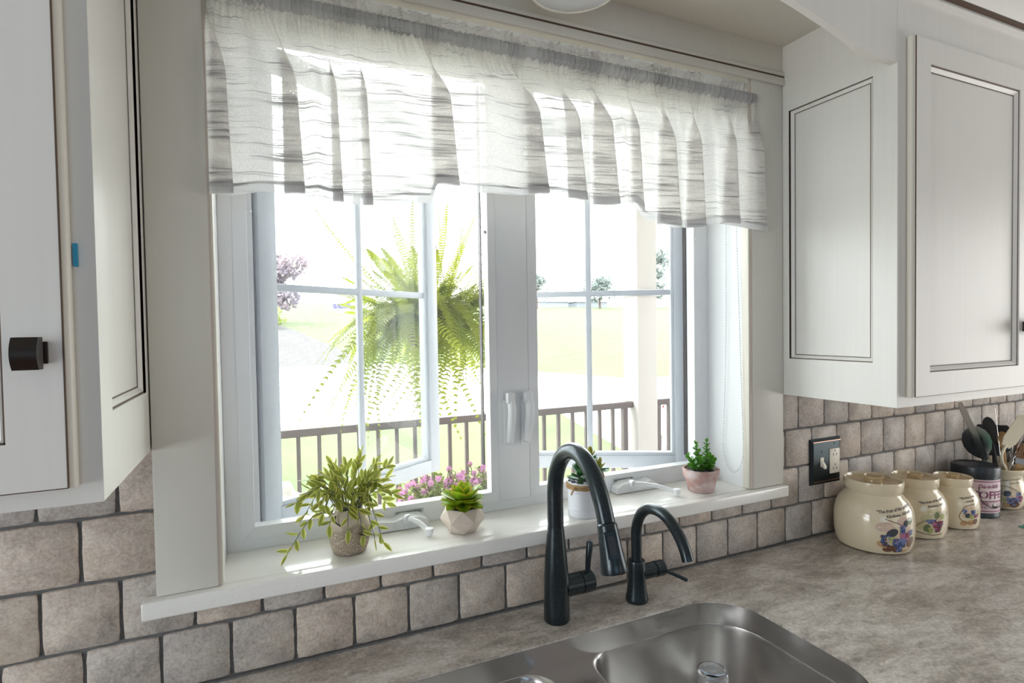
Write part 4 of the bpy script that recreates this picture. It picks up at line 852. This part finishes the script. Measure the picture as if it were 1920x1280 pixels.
stems = [(-.125, -.01, .205, .05), (-.105, .015, .30, .06), (-.085, -.02, .325, .05), (-.055, .02, .345, .05), (-.035, -.025, .35, .03), (-.03, .02, .372, .02), (-.005, -.01, .372, .02), (.02, .015, .36, .02), (.035, -.02, .345, .02), (.06, .01, .365, .03), (.082, -.01, .362, .03), (.085, .015, .33, .03), (.092, -.02, .302, .04), (.082, .01, .275, .05), (.045, -.045, .222, .065), (.065, -.035, .205, .075), (.02, -.055, .235, .055), (-.01, -.055, .25, .05), (-.055, -.03, .285, .06), (-.09, .0, .275, .07), (.01, -.035, .315, .03), (-.075, .01, .345, .04), (.045, -.03, .30, .04), (-.06, -.035, .31, .05), (-.02, -.03, .365, .03), (.06, -.03, .335, .04), (.03, .02, .385, .02), (.075, -.02, .315, .05), (-.045, -.05, .265, .06)]
rl = random.Random(11)
for dx, dy, zt, lift in stems:
    b = Vector((px_ + dx * .16, py_ + dy * .25, .268)); e = Vector((px_ + dx, py_ + dy, zt)); mid_ = (b + e) / 2 + Vector((0, 0, lift * .75)); P = smooth_path([b, mid_, e], 9)
    MB().tube(P, [lerp(.0013, .0007, i / len(P)) for i in range(len(P))], 5).obj('stem', 'twig_blue', vp)
    L_ = sum((P[i + 1] - P[i]).length for i in range(len(P) - 1)); nl = max(8, int(L_ / .0102))
    for j in range(nl):
        t_ = .22 + .78 * j / (nl - 1); ii = min(len(P) - 2, int(t_ * (len(P) - 1))); p = P[ii].lerp(P[ii + 1], t_ * (len(P) - 1) - ii); tg = (P[ii + 1] - P[ii]).normalized()
        side = tg.orthogonal().normalized(); side = Matrix.Rotation(j * 2.4 + rl.random(), 3, tg) @ side
        d = tg * (.9 if j < nl - 1 else 2.5) + side * .8 + Vector((0, 0, .25))
        link('leaf', rl.choice(LMs), vp, mw=orient(p, d, tg.cross(side) + Vector((0, -.5, .6)), rl.uniform(.95, 1.3), rl.uniform(-.6, .6)))

# succulent rosette in faceted pot
gx_, gy_ = .4185, .053
gp = thing('rosette_succulent', (gx_, gy_, .187), 'green rosette succulent with orange tips in a faceted beige pot', 'potted plant')
def ngon(r, z, n, ph): return [(gx_ + r * math.cos(ph + 2 * math.pi * i / n), gy_ + r * math.sin(ph + 2 * math.pi * i / n), z) for i in range(n)]
A_, B_, C_ = ngon(.033, .1875, 6, .2), ngon(.0525, .218, 6, .2 + math.pi / 6), ngon(.0415, .2435, 6, .2)
D_, E_ = ngon(.0385, .2435, 6, .2), ngon(.036, .236, 6, .2)
v = A_ + B_ + C_ + D_ + E_; f = [tuple(range(6))[::-1]]
for i in range(6):
    j = (i + 1) % 6; f += [(i, j, 6 + i), (j, 6 + j, 6 + i), (6 + i, 6 + j, 12 + j), (6 + i, 12 + j, 12 + i), (12 + i, 12 + j, 18 + j, 18 + i), (18 + i, 18 + j, 24 + j, 24 + i)]
MB().add(v, f).obj('pot', 'concrete_pot', gp, smooth=False); MB().add(E_, [tuple(range(6))]).obj('soil', 'soil', gp, smooth=False)
SL = [leaf_mesh('leaf', .042, .0165, ['succ_green', 'succ_edge'], .30, .20, .86, 8, .004, .25), leaf_mesh('leaf', .036, .0140, ['succ_green', 'succ_edge'], .35, .28, .82, 8, .003, .3), leaf_mesh('leaf', .038, .0140, ['succ_green', 'succ_edge'], .35, .28, .55, 8, .003, .3)]
k = 0
for ringn, (cnt, el, s, h) in enumerate(((7, -.20, 1.12, .250), (7, .12, 1.20, .255), (6, .48, 1.12, .259), (5, .85, .95, .264), (4, 1.25, .70, .270))):
    for i in range(cnt):
        a = 2 * math.pi * i / cnt + ringn * .45; d = Vector((math.cos(a) * math.cos(el), math.sin(a) * math.cos(el), math.sin(el))); p = Vector((gx_ + math.cos(a) * .005, gy_ + math.sin(a) * .005, h))
        link('leaf', SL[2] if (ringn in (2, 3) and math.sin(a) > .3) else SL[ringn > 2], gp, mw=orient(p, d, (0, 0, 1), s * rl.uniform(.9, 1.08), rl.uniform(-.15, .15)))
MB().tube([(gx_, gy_, .235), (gx_, gy_, .272)], .006, 8).obj('stem', 'stem_green', gp)

# tall succulent in white metal pot
wx, wy = .7270, .020
wp = thing('tall_succulent', (wx, wy, .187), 'leafy succulent in a white metal pot tied with twine', 'potted plant')
MB().lathe([(0, 0), (.037, 0), (.0385, .002), (.0387, .018), (.0377, .019), (.0387, .020), (.0395, .062), (.0385, .063), (.0398, .064), (.0405, .083), (.0415, .085), (.0405, .087), (.0385, .085), (.038, .075), (0, .074)], (wx, wy, .1875), 44).obj('pot', 'enamel_white', wp)
for i in range(3): MB().tube([(wx + (.0415) * math.cos(a * math.pi / 24), wy + (.0415) * math.sin(a * math.pi / 24), .2595 + i * .0042 + .0006 * math.sin(a * 1.3 + i)) for a in range(48)], .0024, 6, closed=True).obj('twine_wrap', 'twine', wp)
MB().tube(smooth_path([(wx - .035, wy - .022, .266), (wx - .047, wy - .030, .262), (wx - .055, wy - .034, .253)]), .0022, 6).obj('twine_end', 'twine', wp)
MB().tube(smooth_path([(wx + .040, wy - .010, .265), (wx + .052, wy - .006, .285), (wx + .060, wy, .275), (wx + .054, wy, .252)]), .0024, 6).obj('twine_bow', 'twine', wp)
MB().lathe([(.0385, .266), (.02, .269), (0, .270)], (wx, wy, 0), 24).obj('soil', 'soil', wp)
for i in range(34):
    a = rl.uniform(0, 6.28); r = .036 * math.sqrt(rl.random()); bm = bmesh.new(); bmesh.ops.create_icosphere(bm, subdivisions=1, radius=rl.uniform(.003, .0046)); MB().bm(bm).obj('pebble', 'pebble' if i % 3 else 'enamel_white', wp, mw=Matrix.Translation((wx + r * math.cos(a), wy + r * math.sin(a), .2705)))
JL = [leaf_mesh('leaf', .034, .0115, ['jade_dark', 'jade_dark'], .3, .2, .8, 6, .004), leaf_mesh('leaf', .024, .0085, ['jade_tip', 'jade_tip'], .3, .2, .8, 6, .002)]
def jade_rosette(p, n, el0, el1, s, tipfrac, lean):
    for i in range(n):
        t_ = i / (n - 1); a = i * 2.4; el = lerp(el0, el1, t_); d = Vector((math.cos(a) * math.cos(el), math.sin(a) * math.cos(el), math.sin(el))) + Vector(lean) * .3
        link('leaf', JL[1 if t_ > 1 - tipfrac else 0], wp, mw=orient(Vector(p) + Vector((0, 0, t_ * .018)), d, (0, 0, 1), s * rl.uniform(.85, 1.1), rl.uniform(-.2, .2)))
MB().tube([(wx - .012, wy - .005, .268), (wx - .012, wy - .007, .284)], .005, 8).obj('stem', 'stem_green', wp); MB().tube([(wx + .012, wy, .268), (wx + .018, wy, .325)], .0045, 8).obj('stem', 'stem_green', wp); MB().tube([(wx + .018, wy - .008, .268), (wx + .038, wy - .006, .296)], .0045, 8).obj('stem', 'stem_green', wp)
jade_rosette((wx - .012, wy - .007, .280), 13, -.2, 1.1, 1.1, 0, (0, -.2, 0)); jade_rosette((wx + .018, wy, .318), 10, .1, 1.3, .95, .55, (.1, 0, 0)); jade_rosette((wx + .040, wy - .006, .290), 11, .0, 1.2, .92, .6, (.4, 0, 0))

# jade sprigs in terracotta
tx, ty = 1.130, .045
tp = thing('jade_plant', (tx, ty, .187), 'small bright green jade plant in a worn terracotta pot', 'potted plant')
MB().lathe([(0, 0), (.034, 0), (.0355, .002), (.0435, .038), (.0440, .040), (.0485, .0405), (.0505, .062), (.0495, .064), (.0455, .0635), (.0445, .055), (0, .053)], (tx, ty, .1875), 44).obj('pot', 'terracotta', tp)
MB().lathe([(.045, .2415), (.02, .246), (0, .247)], (tx, ty, 0), 20).obj('soil', 'soil', tp)
GL = [leaf_mesh('leaf', .0155, .0062, ['jade_green', 'jade_green'], .25, .2, .8, 5, .0022, .2), leaf_mesh('leaf', .019, .0078, ['jade_green', 'jade_green'], .25, .1, .8, 5, .0022, .2)]
for bx_, by_, ex, ey, ez, big in ((-.005, 0, -.012, .005, .318, 0), (.018, .0, .026, .004, .322, 0), (-.012, -.010, -.052, -.008, .292, 0), (.006, -.012, .010, -.020, .285, 1), (-.008, -.015, -.016, -.018, .278, 1), (.014, -.012, .024, -.022, .270, 1), (.0, .01, .004, .012, .292, 1), (-.02, .005, -.030, -.004, .270, 1), (.022, .008, .036, .0, .272, 1)):
    b = Vector((tx + bx_, ty + by_, .242)); e = Vector((tx + ex, ty + ey, ez)); MB().tube([b, b.lerp(e, .5) + Vector((.002, 0, 0)), e], [.0028, .0022, .0013], 6).obj('stem', 'stem_green', tp)
    nn = max(4, int((e - b).length / .0085))
    for j in range(nn):
        p = b.lerp(e, .25 + .75 * j / (nn - 1)); ax_ = (e - b).normalized()
        for sgn in (0, math.pi):
            a = j * 1.57 + sgn + .4; d = Vector((math.cos(a), math.sin(a), .35 if j < nn - 1 else 1.4)); link('leaf', GL[big], tp, mw=orient(p, d, ax_, (1.05 - .35 * j / nn) * rl.uniform(.9, 1.1)))

# ------------------------------------------------------------------ outside: porch, fern, lawn, trees
MB().box(-6, 9, .26, 2.4, -.98, -.90).obj('porch_floor', 'deck_grey', None, smooth=False, label='grey porch floor outside the window', cat='porch floor')
MB().box(-6, 9, .26, 2.45, 3.0, 3.1).box(-6, 9, 2.02, 2.20, 2.85, 3.0).obj('porch_roof', 'post_paint', None, smooth=False, label='cream painted porch roof and beam above the railing', cat='porch roof')
MB().box(-6, 9, .19, .26, -1.3, .14).box(-6, -.10, .19, .26, .14, 3.1).box(1.30, 9, .19, .26, .14, 3.1).box(-.1, 1.3, .19, .26, 1.40, 3.1).obj('wall_outside', 'post_paint', kind='structure', smooth=False)
RY = 2.1
pst = thing('porch_post', (2.478, 2.105, -.90), 'thick cream square porch post holding the railing', 'post')
MB().box(2.393, 2.563, 2.02, 2.19, -.899, 2.849, bevel=.006).obj('shaft', 'post_paint', pst); MB().box(2.37, 2.586, 1.997, 2.213, .86, .91, bevel=.006).box(2.375, 2.581, 2.002, 2.208, 2.75, 2.848, bevel=.006).box(2.37, 2.586, 1.997, 2.213, -.899, -.75, bevel=.006).obj('trim_band', 'post_paint', pst)
def railing(x0, x1, label):
    t = thing('porch_railing', ((x0 + x1) / 2, RY, -.90), label, 'railing')
    MB().box(x0, x1, RY - .03, RY + .03, .075, .120, bevel=.008).obj('top_rail', 'rail_metal', t); MB().box(x0, x1, RY - .02, RY + .02, -.80, -.765, bevel=.004).obj('bottom_rail', 'rail_metal', t)
    me = None; x = x0 + .05
    for sx in (x0 + .06, x1 - .06): MB().box(sx - .018, sx + .018, RY - .018, RY + .018, -.899, .076).obj('rail_post', 'rail_metal', t)
    while x < x1 - .03:
        if me is None: me = MB().box(-.0105, .0105, -.0105, .0105, -.768, .078).mesh('baluster', 'rail_metal', False)
        link('baluster', me, t, mw=Matrix.Translation((x, RY, 0))); x += .1085
railing(-1.505, 2.392, 'dark metal porch railing left of the cream post'); railing(2.564, 5.2, 'dark metal porch railing right of the cream post')
# ground
def ground(name, poly, zf, m, kind, n=1, label=None, cat=None):
    MB().prism(poly, lambda x, y: (x, y, zf(x, y)), lambda x, y: (x, y, zf(x, y) - (.018 if name == 'walkway' else .3))).obj(name, m, None, smooth=False, kind=kind, label=label, cat=cat)
ZG = -1.25
ground('near_lawn', [(-40, .28), (60, .28), (60, 10.6), (-40, 10.6)], lambda x, y: ZG, 'lawn', None, label='flat green lawn between the porch and the white drive', cat='lawn')
ground('concrete_drive', [(-60, 10.6), (140, 10.6), (140, 15.2), (30, 15.2), (12, 15.6), (9.8, 22.5), (5.2, 30.2), (-60, 30.2)], lambda x, y: ZG + .001, 'concrete', None, label='wide bright concrete drive beyond the porch lawn', cat='drive')
ground('walkway', [(4.15, 2.6), (7.8, 2.6), (9.5, 10.59), (6.2, 10.59)], lambda x, y: ZG + .02, 'concrete', None, label='bright concrete walk leading from the porch to the drive', cat='walkway')
def hz_(x, y):
    y0 = 30.2 if x < 5.2 else lerp(30.2, 22.5, (x - 5.2) / 4.6) if x < 9.8 else lerp(22.5, 15.2, (x - 9.8) / 2.2) if x < 12 else 15.2
    return ZG + 5.4 * max(0, y - y0) / (95 - y0)
def hill(name, poly_rows, m, label, cat, lift=0):
    v = []; 
    for (xa, xb, y) in poly_rows:
        for i in range(13): x = lerp(xa, xb, i / 12); v.append((x, y, hz_(x, y) + lift))
    MB().add(v, [(r * 13 + i, r * 13 + i + 1, (r + 1) * 13 + i + 1, (r + 1) * 13 + i) for r in range(len(poly_rows) - 1) for i in range(12)]).obj(name, m, None, label=label, cat=cat)
hill('hillside_lawn', [(12, 160, 15.2), (9.8, 160, 22.5), (5.45, 170, 30.2), (5.0, 175, 35), (4.2, 185, 42), (3.0, 195, 51.5), (1.3, 205, 63.8), (-4, 220, 76), (-30, 240, 95), (-60, 260, 125)], 'lawn', 'sunny green lawn rising to the hilltop', 'lawn', .004)
hill('gravel_drive', [(-40, 5.45, 30.2), (-40, 5.0, 35), (-40, 4.2, 42), (-40, 3.0, 51.5), (-45, 1.3, 63.8), (-50, -4, 76), (-60, -30, 95)], 'gravel', 'grey gravel lane running off to the left', 'lane', .004)
# hanging fern
FX, FY, FZ = .700, 1.33, .70
fe = thing('hanging_fern', (FX, FY, FZ), 'large bright green fern hanging outside from the porch roof', 'fern')
MB().lathe([(0, -.13), (.07, -.125), (.11, -.06), (.125, .02), (.12, .022), (.10, -.05), (0, -.06)], (FX, FY, FZ), 24).obj('basket', 'bark', fe)
for a in (0, 2.1, 4.2): MB().tube([(FX + .12 * math.cos(a), FY + .12 * math.sin(a), FZ + .02), (FX, FY, FZ + .55), (FX, FY, 3.0)], .0022, 5).obj('hanger_wire', 'rail_metal', fe)
def frond_mesh(L, droop, rise, W, m, seed):
    rr = random.Random(seed); mb = MB(); P = []; N = 46
    for i in range(N + 1):
        t_ = i / N; P.append(Vector((L * (t_ - .18 * t_ ** 3), 0, L * (rise * t_ - droop * t_ ** 2.1))))
    mb.tube(P, [lerp(.0022, .0006, i / N) for i in range(N + 1)], 4, caps=False)
    for i in range(2, N + 1):
        t_ = i / N; wd = W * math.sin(math.pi * min(1, .12 + t_ * .86)) ** .7 * (1 - .35 * t_); tg = (P[i] - P[i - 1]).normalized(); up = Vector((-tg.z, 0, tg.x))
        for s in (-1, 1):
            d = Vector((0, s, 0)) + tg * .35 + up * rr.uniform(-.25, .1); d = d.normalized() * wd; hw = tg * (L / N * .5); p = P[i]
            mb.add([p - hw * .7, p + hw * .9, p + d * .6 + hw * .9, p + d, p + d * .6 - hw * .8], [(0, 1, 2, 3, 4)])
    return mb.mesh('frond', m, False)
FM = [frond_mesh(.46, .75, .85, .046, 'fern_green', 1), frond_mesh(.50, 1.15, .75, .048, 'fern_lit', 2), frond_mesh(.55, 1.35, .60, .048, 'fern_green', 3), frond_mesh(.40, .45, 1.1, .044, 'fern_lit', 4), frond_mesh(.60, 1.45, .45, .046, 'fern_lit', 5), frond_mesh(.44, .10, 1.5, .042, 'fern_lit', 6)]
rf = random.Random(5)
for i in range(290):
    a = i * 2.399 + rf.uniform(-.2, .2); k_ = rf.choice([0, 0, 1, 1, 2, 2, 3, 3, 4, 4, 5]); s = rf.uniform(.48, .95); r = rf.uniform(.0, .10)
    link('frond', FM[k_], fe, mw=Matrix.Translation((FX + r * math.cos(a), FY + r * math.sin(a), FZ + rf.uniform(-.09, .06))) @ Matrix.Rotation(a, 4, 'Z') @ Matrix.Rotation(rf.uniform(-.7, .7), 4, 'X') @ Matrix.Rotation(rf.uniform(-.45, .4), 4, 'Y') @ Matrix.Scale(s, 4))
# flowering plants on the porch edge
def flowers(name, label, c, wx_, wy_, h, n, pet, lf='bush_lime', top=None):
    t = thing(name, c, label, 'flowers'); rr = random.Random(name + pet + str(c)); g = MB(); p_ = MB()
    MB().lathe([(0, 0), (.11, 0), (.15, .26), (.165, .28), (.15, .29), (0, .27)], (c[0], c[1], c[2]), 24).obj('planter', 'terracotta', t)
    zb = c[2] + .27
    for i in range(n):
        x = c[0] + rr.uniform(-wx_, wx_); y = c[1] + rr.uniform(-wy_, wy_); hh = h * rr.uniform(.35, 1) * (1 - .4 * abs(x - c[0]) / wx_)
        b = Vector((c[0] + (x - c[0]) * .3, c[1] + (y - c[1]) * .3, zb)); e = Vector((x, y, zb + hh)); g.tube([b, b.lerp(e, .5) + Vector((0, 0, .02)), e], .002, 4, caps=False)
        for j in range(9):
            p = b.lerp(e, .25 + .75 * j / 8); d = Vector((rr.uniform(-1, 1), rr.uniform(-1, 1), rr.uniform(-.2, .7))).normalized() * rr.uniform(.018, .032); s_ = d.cross(Vector((0, 0, 1))).normalized() * .009
            g.add([p, p + d * .5 + s_, p + d, p + d * .5 - s_], [(0, 1, 2, 3)])
        if i % 2 == 0 or rr.random() < .3:
            for j in range(6):
                a = j * math.pi / 3; d = Vector((math.cos(a), -.3, math.sin(a))).normalized() * .014; s_ = Vector((-math.sin(a), 0, math.cos(a))) * .007; p_.add([e, e + d * .6 + s_, e + d, e + d * .6 - s_], [(0, 1, 2, 3)])
    g.obj('foliage', lf, t, smooth=False, kind='stuff'); p_.obj('blossoms', pet, t, smooth=False, kind='stuff')
flowers('pink_flowers', 'pink flowering plant in a pot below the open left window', (.60, .86, -.34), .15, .12, .22, 90, 'petal_pink'); flowers('pink_flowers', 'pink flowers just behind the faceted pot outside the window', (.83, .98, -.36), .10, .1, .20, 70, 'petal_pink')
for c_, zt, lab in (((.60, .86), -.341, 'cream plant stand under the pink flower pot'), ((.83, .98), -.361, 'cream plant stand behind the faceted pot outside'), ((1.12, .80), -.421, 'cream plant stand under the red flower pot')):
    t = thing('plant_stand', (c_[0], c_[1], -.9), lab, 'plant stand')
    MB().box(c_[0] - .085, c_[0] + .085, c_[1] - .085, c_[1] + .085, zt - .04, zt, bevel=.01).obj('stand_top', 'post_paint', t); MB().box(c_[0] - .03, c_[0] + .03, c_[1] - .03, c_[1] + .03, -.88, zt - .04).obj('stand_leg', 'post_paint', t); MB().box(c_[0] - .08, c_[0] + .08, c_[1] - .08, c_[1] + .08, -.899, -.879).obj('stand_base', 'post_paint', t)
flowers('red_flowers', 'red and yellow flowering plant outside behind the white pot', (1.12, .80, -.42), .12, .1, .20, 50, 'petal_red')
flowers('red_flowers', 'rose red flowering shrub in a pot beyond the right railing', (3.02, 2.62, -1.22), .32, .2, 1.05, 70, 'petal_red')
# pale garden ornament seen low at the left
rg = random.Random(2); bm = bmesh.new(); bmesh.ops.create_icosphere(bm, subdivisions=4, radius=1)
for v in bm.verts:
    c_ = v.co.copy(); v.co = Vector((c_.x * .085 * (1 + .25 * c_.z) , c_.y * .09, c_.z * .15)) * (1 + .06 * math.sin(9 * c_.x + 3) * math.sin(8 * c_.z) + .04 * math.sin(15 * c_.z))
MB().bm(bm).obj('garden_ornament', 'garden_stone', None, label='pale rounded stone ornament on the porch behind the speckled vase', cat='ornament', mw=Matrix.Translation((.035, 1.05, -.045)))
MB().box(-.10, .17, .92, 1.18, -.899, -.19, bevel=.02).obj('ornament_pedestal', 'garden_stone', None, label='stone pedestal under the pale garden ornament', cat='pedestal')
# trees, far
def tree(label, x, y, h, w_, m, n, name='tree', trunk=True):
    z = hz_(x, y) - .02 if y > 30 else ZG; t = thing(name, (x, y, z), label, 'tree' if name == 'tree' else 'bush', None); rr = random.Random(label); mb = MB()
    cl = [(rr.uniform(-.7, .7) * w_ * .5, rr.uniform(-.6, .6) * w_ * .5, h * rr.uniform(.28, .9), w_ * rr.uniform(.16, .3)) for _ in range(11)]
    for i in range(n):
        cx, cy, cz, r = rr.choice(cl); d = Vector((rr.gauss(0, 1), rr.gauss(0, 1), rr.gauss(0, .8))).normalized() * r * rr.uniform(.6, 1); p = Vector((x + cx, y + cy, z + cz)) + d; s = w_ * .045 * rr.uniform(.7, 1.3)
        a = Vector((rr.uniform(-1, 1), rr.uniform(-1, 1), rr.uniform(-1, 1))).normalized(); b = a.orthogonal().normalized() * s; a = a * s; mb.add([p - a, p + b, p + a, p - b], [(0, 1, 2, 3)])
    mb.obj('crown', m, t, smooth=False, kind='stuff')
    if trunk: MB().tube([(x, y, z - .2), (x, y, z + h * .6)], [w_ * .04, w_ * .015], 8).obj('trunk', 'bark', t)
tree('purple leaved tree beyond the gravel lane on the left', 1.0, 62, 7.6, 6.5, 'hazed_tree_purple', 1500)
tree('lime green bush at the foot of the purple tree', .9, 55, 1.9, 2.4, 'bush_lime', 500, 'bush', False)
tree('small hazy tree on the hilltop next to the window mullion', 47.0, 92, 7.2, 5.0, 'hazed_tree_green', 900)
tree('rounded hazy tree on the hilltop left of the porch post', 60.8, 92, 7.0, 6.6, 'hazed_tree_green', 1200)
tree('tall hazy tree on the hilltop right of the porch post', 75.0, 94, 12.0, 9.0, 'hazed_tree_green', 1500)
tree('slim hazy tree on the hilltop at the far right window edge', 86.0, 94, 8.0, 6.0, 'hazed_tree_green', 900)
tree('low dark shrub on the hilltop behind the fern', 22.0, 80, 2.2, 5.0, 'hazed_tree_green', 700, 'bush', False)
t = thing('flower_tub', (10.2, 78, hz_(0, 78)), 'distant tub of purple flowers on the lawn', 'flowers'); z = hz_(0, 78)
MB().lathe([(0, 0), (.9, 0), (1.1, .7), (1.0, .75), (0, .7)], (10.2, 78, z), 20).obj('tub', 'garden_stone', t); mb = MB(); rr = random.Random(4)
for i in range(300):
    p = Vector((10.2 + rr.uniform(-1.15, 1.15), 78 + rr.uniform(-.9, .9), z + .7 + rr.uniform(0, .8))); a = Vector((rr.uniform(-1, 1), rr.uniform(-1, 1), rr.uniform(-1, 1))).normalized() * .12; b = a.orthogonal().normalized() * .12; mb.add([p - a, p + b, p + a, p - b], [(0, 1, 2, 3)])
mb.obj('blossoms', 'petal_purple', t, smooth=False, kind='stuff')
for x, wd, lab in ((54.5, 6.5, 'low grey building on the hilltop seen beside the muntin'), (63.5, 7.5, 'long low grey roofed building below the rounded tree')):
    z = hz_(0, 100) ; t = thing('farm_building', (x, 100, z), lab, 'building'); MB().box(x - wd / 2, x + wd / 2, 99, 104, z - .5, z + 1.0).obj('wall', 'distant_roof', t, smooth=False)
    MB().prism([(98.7, 1.0), (101.5, 1.9), (104.3, 1.0)], lambda y, zz: (x - wd / 2 - .3, y, z + zz), lambda y, zz: (x + wd / 2 + .3, y, z + zz)).obj('roof', 'distant_roof', t, smooth=False)
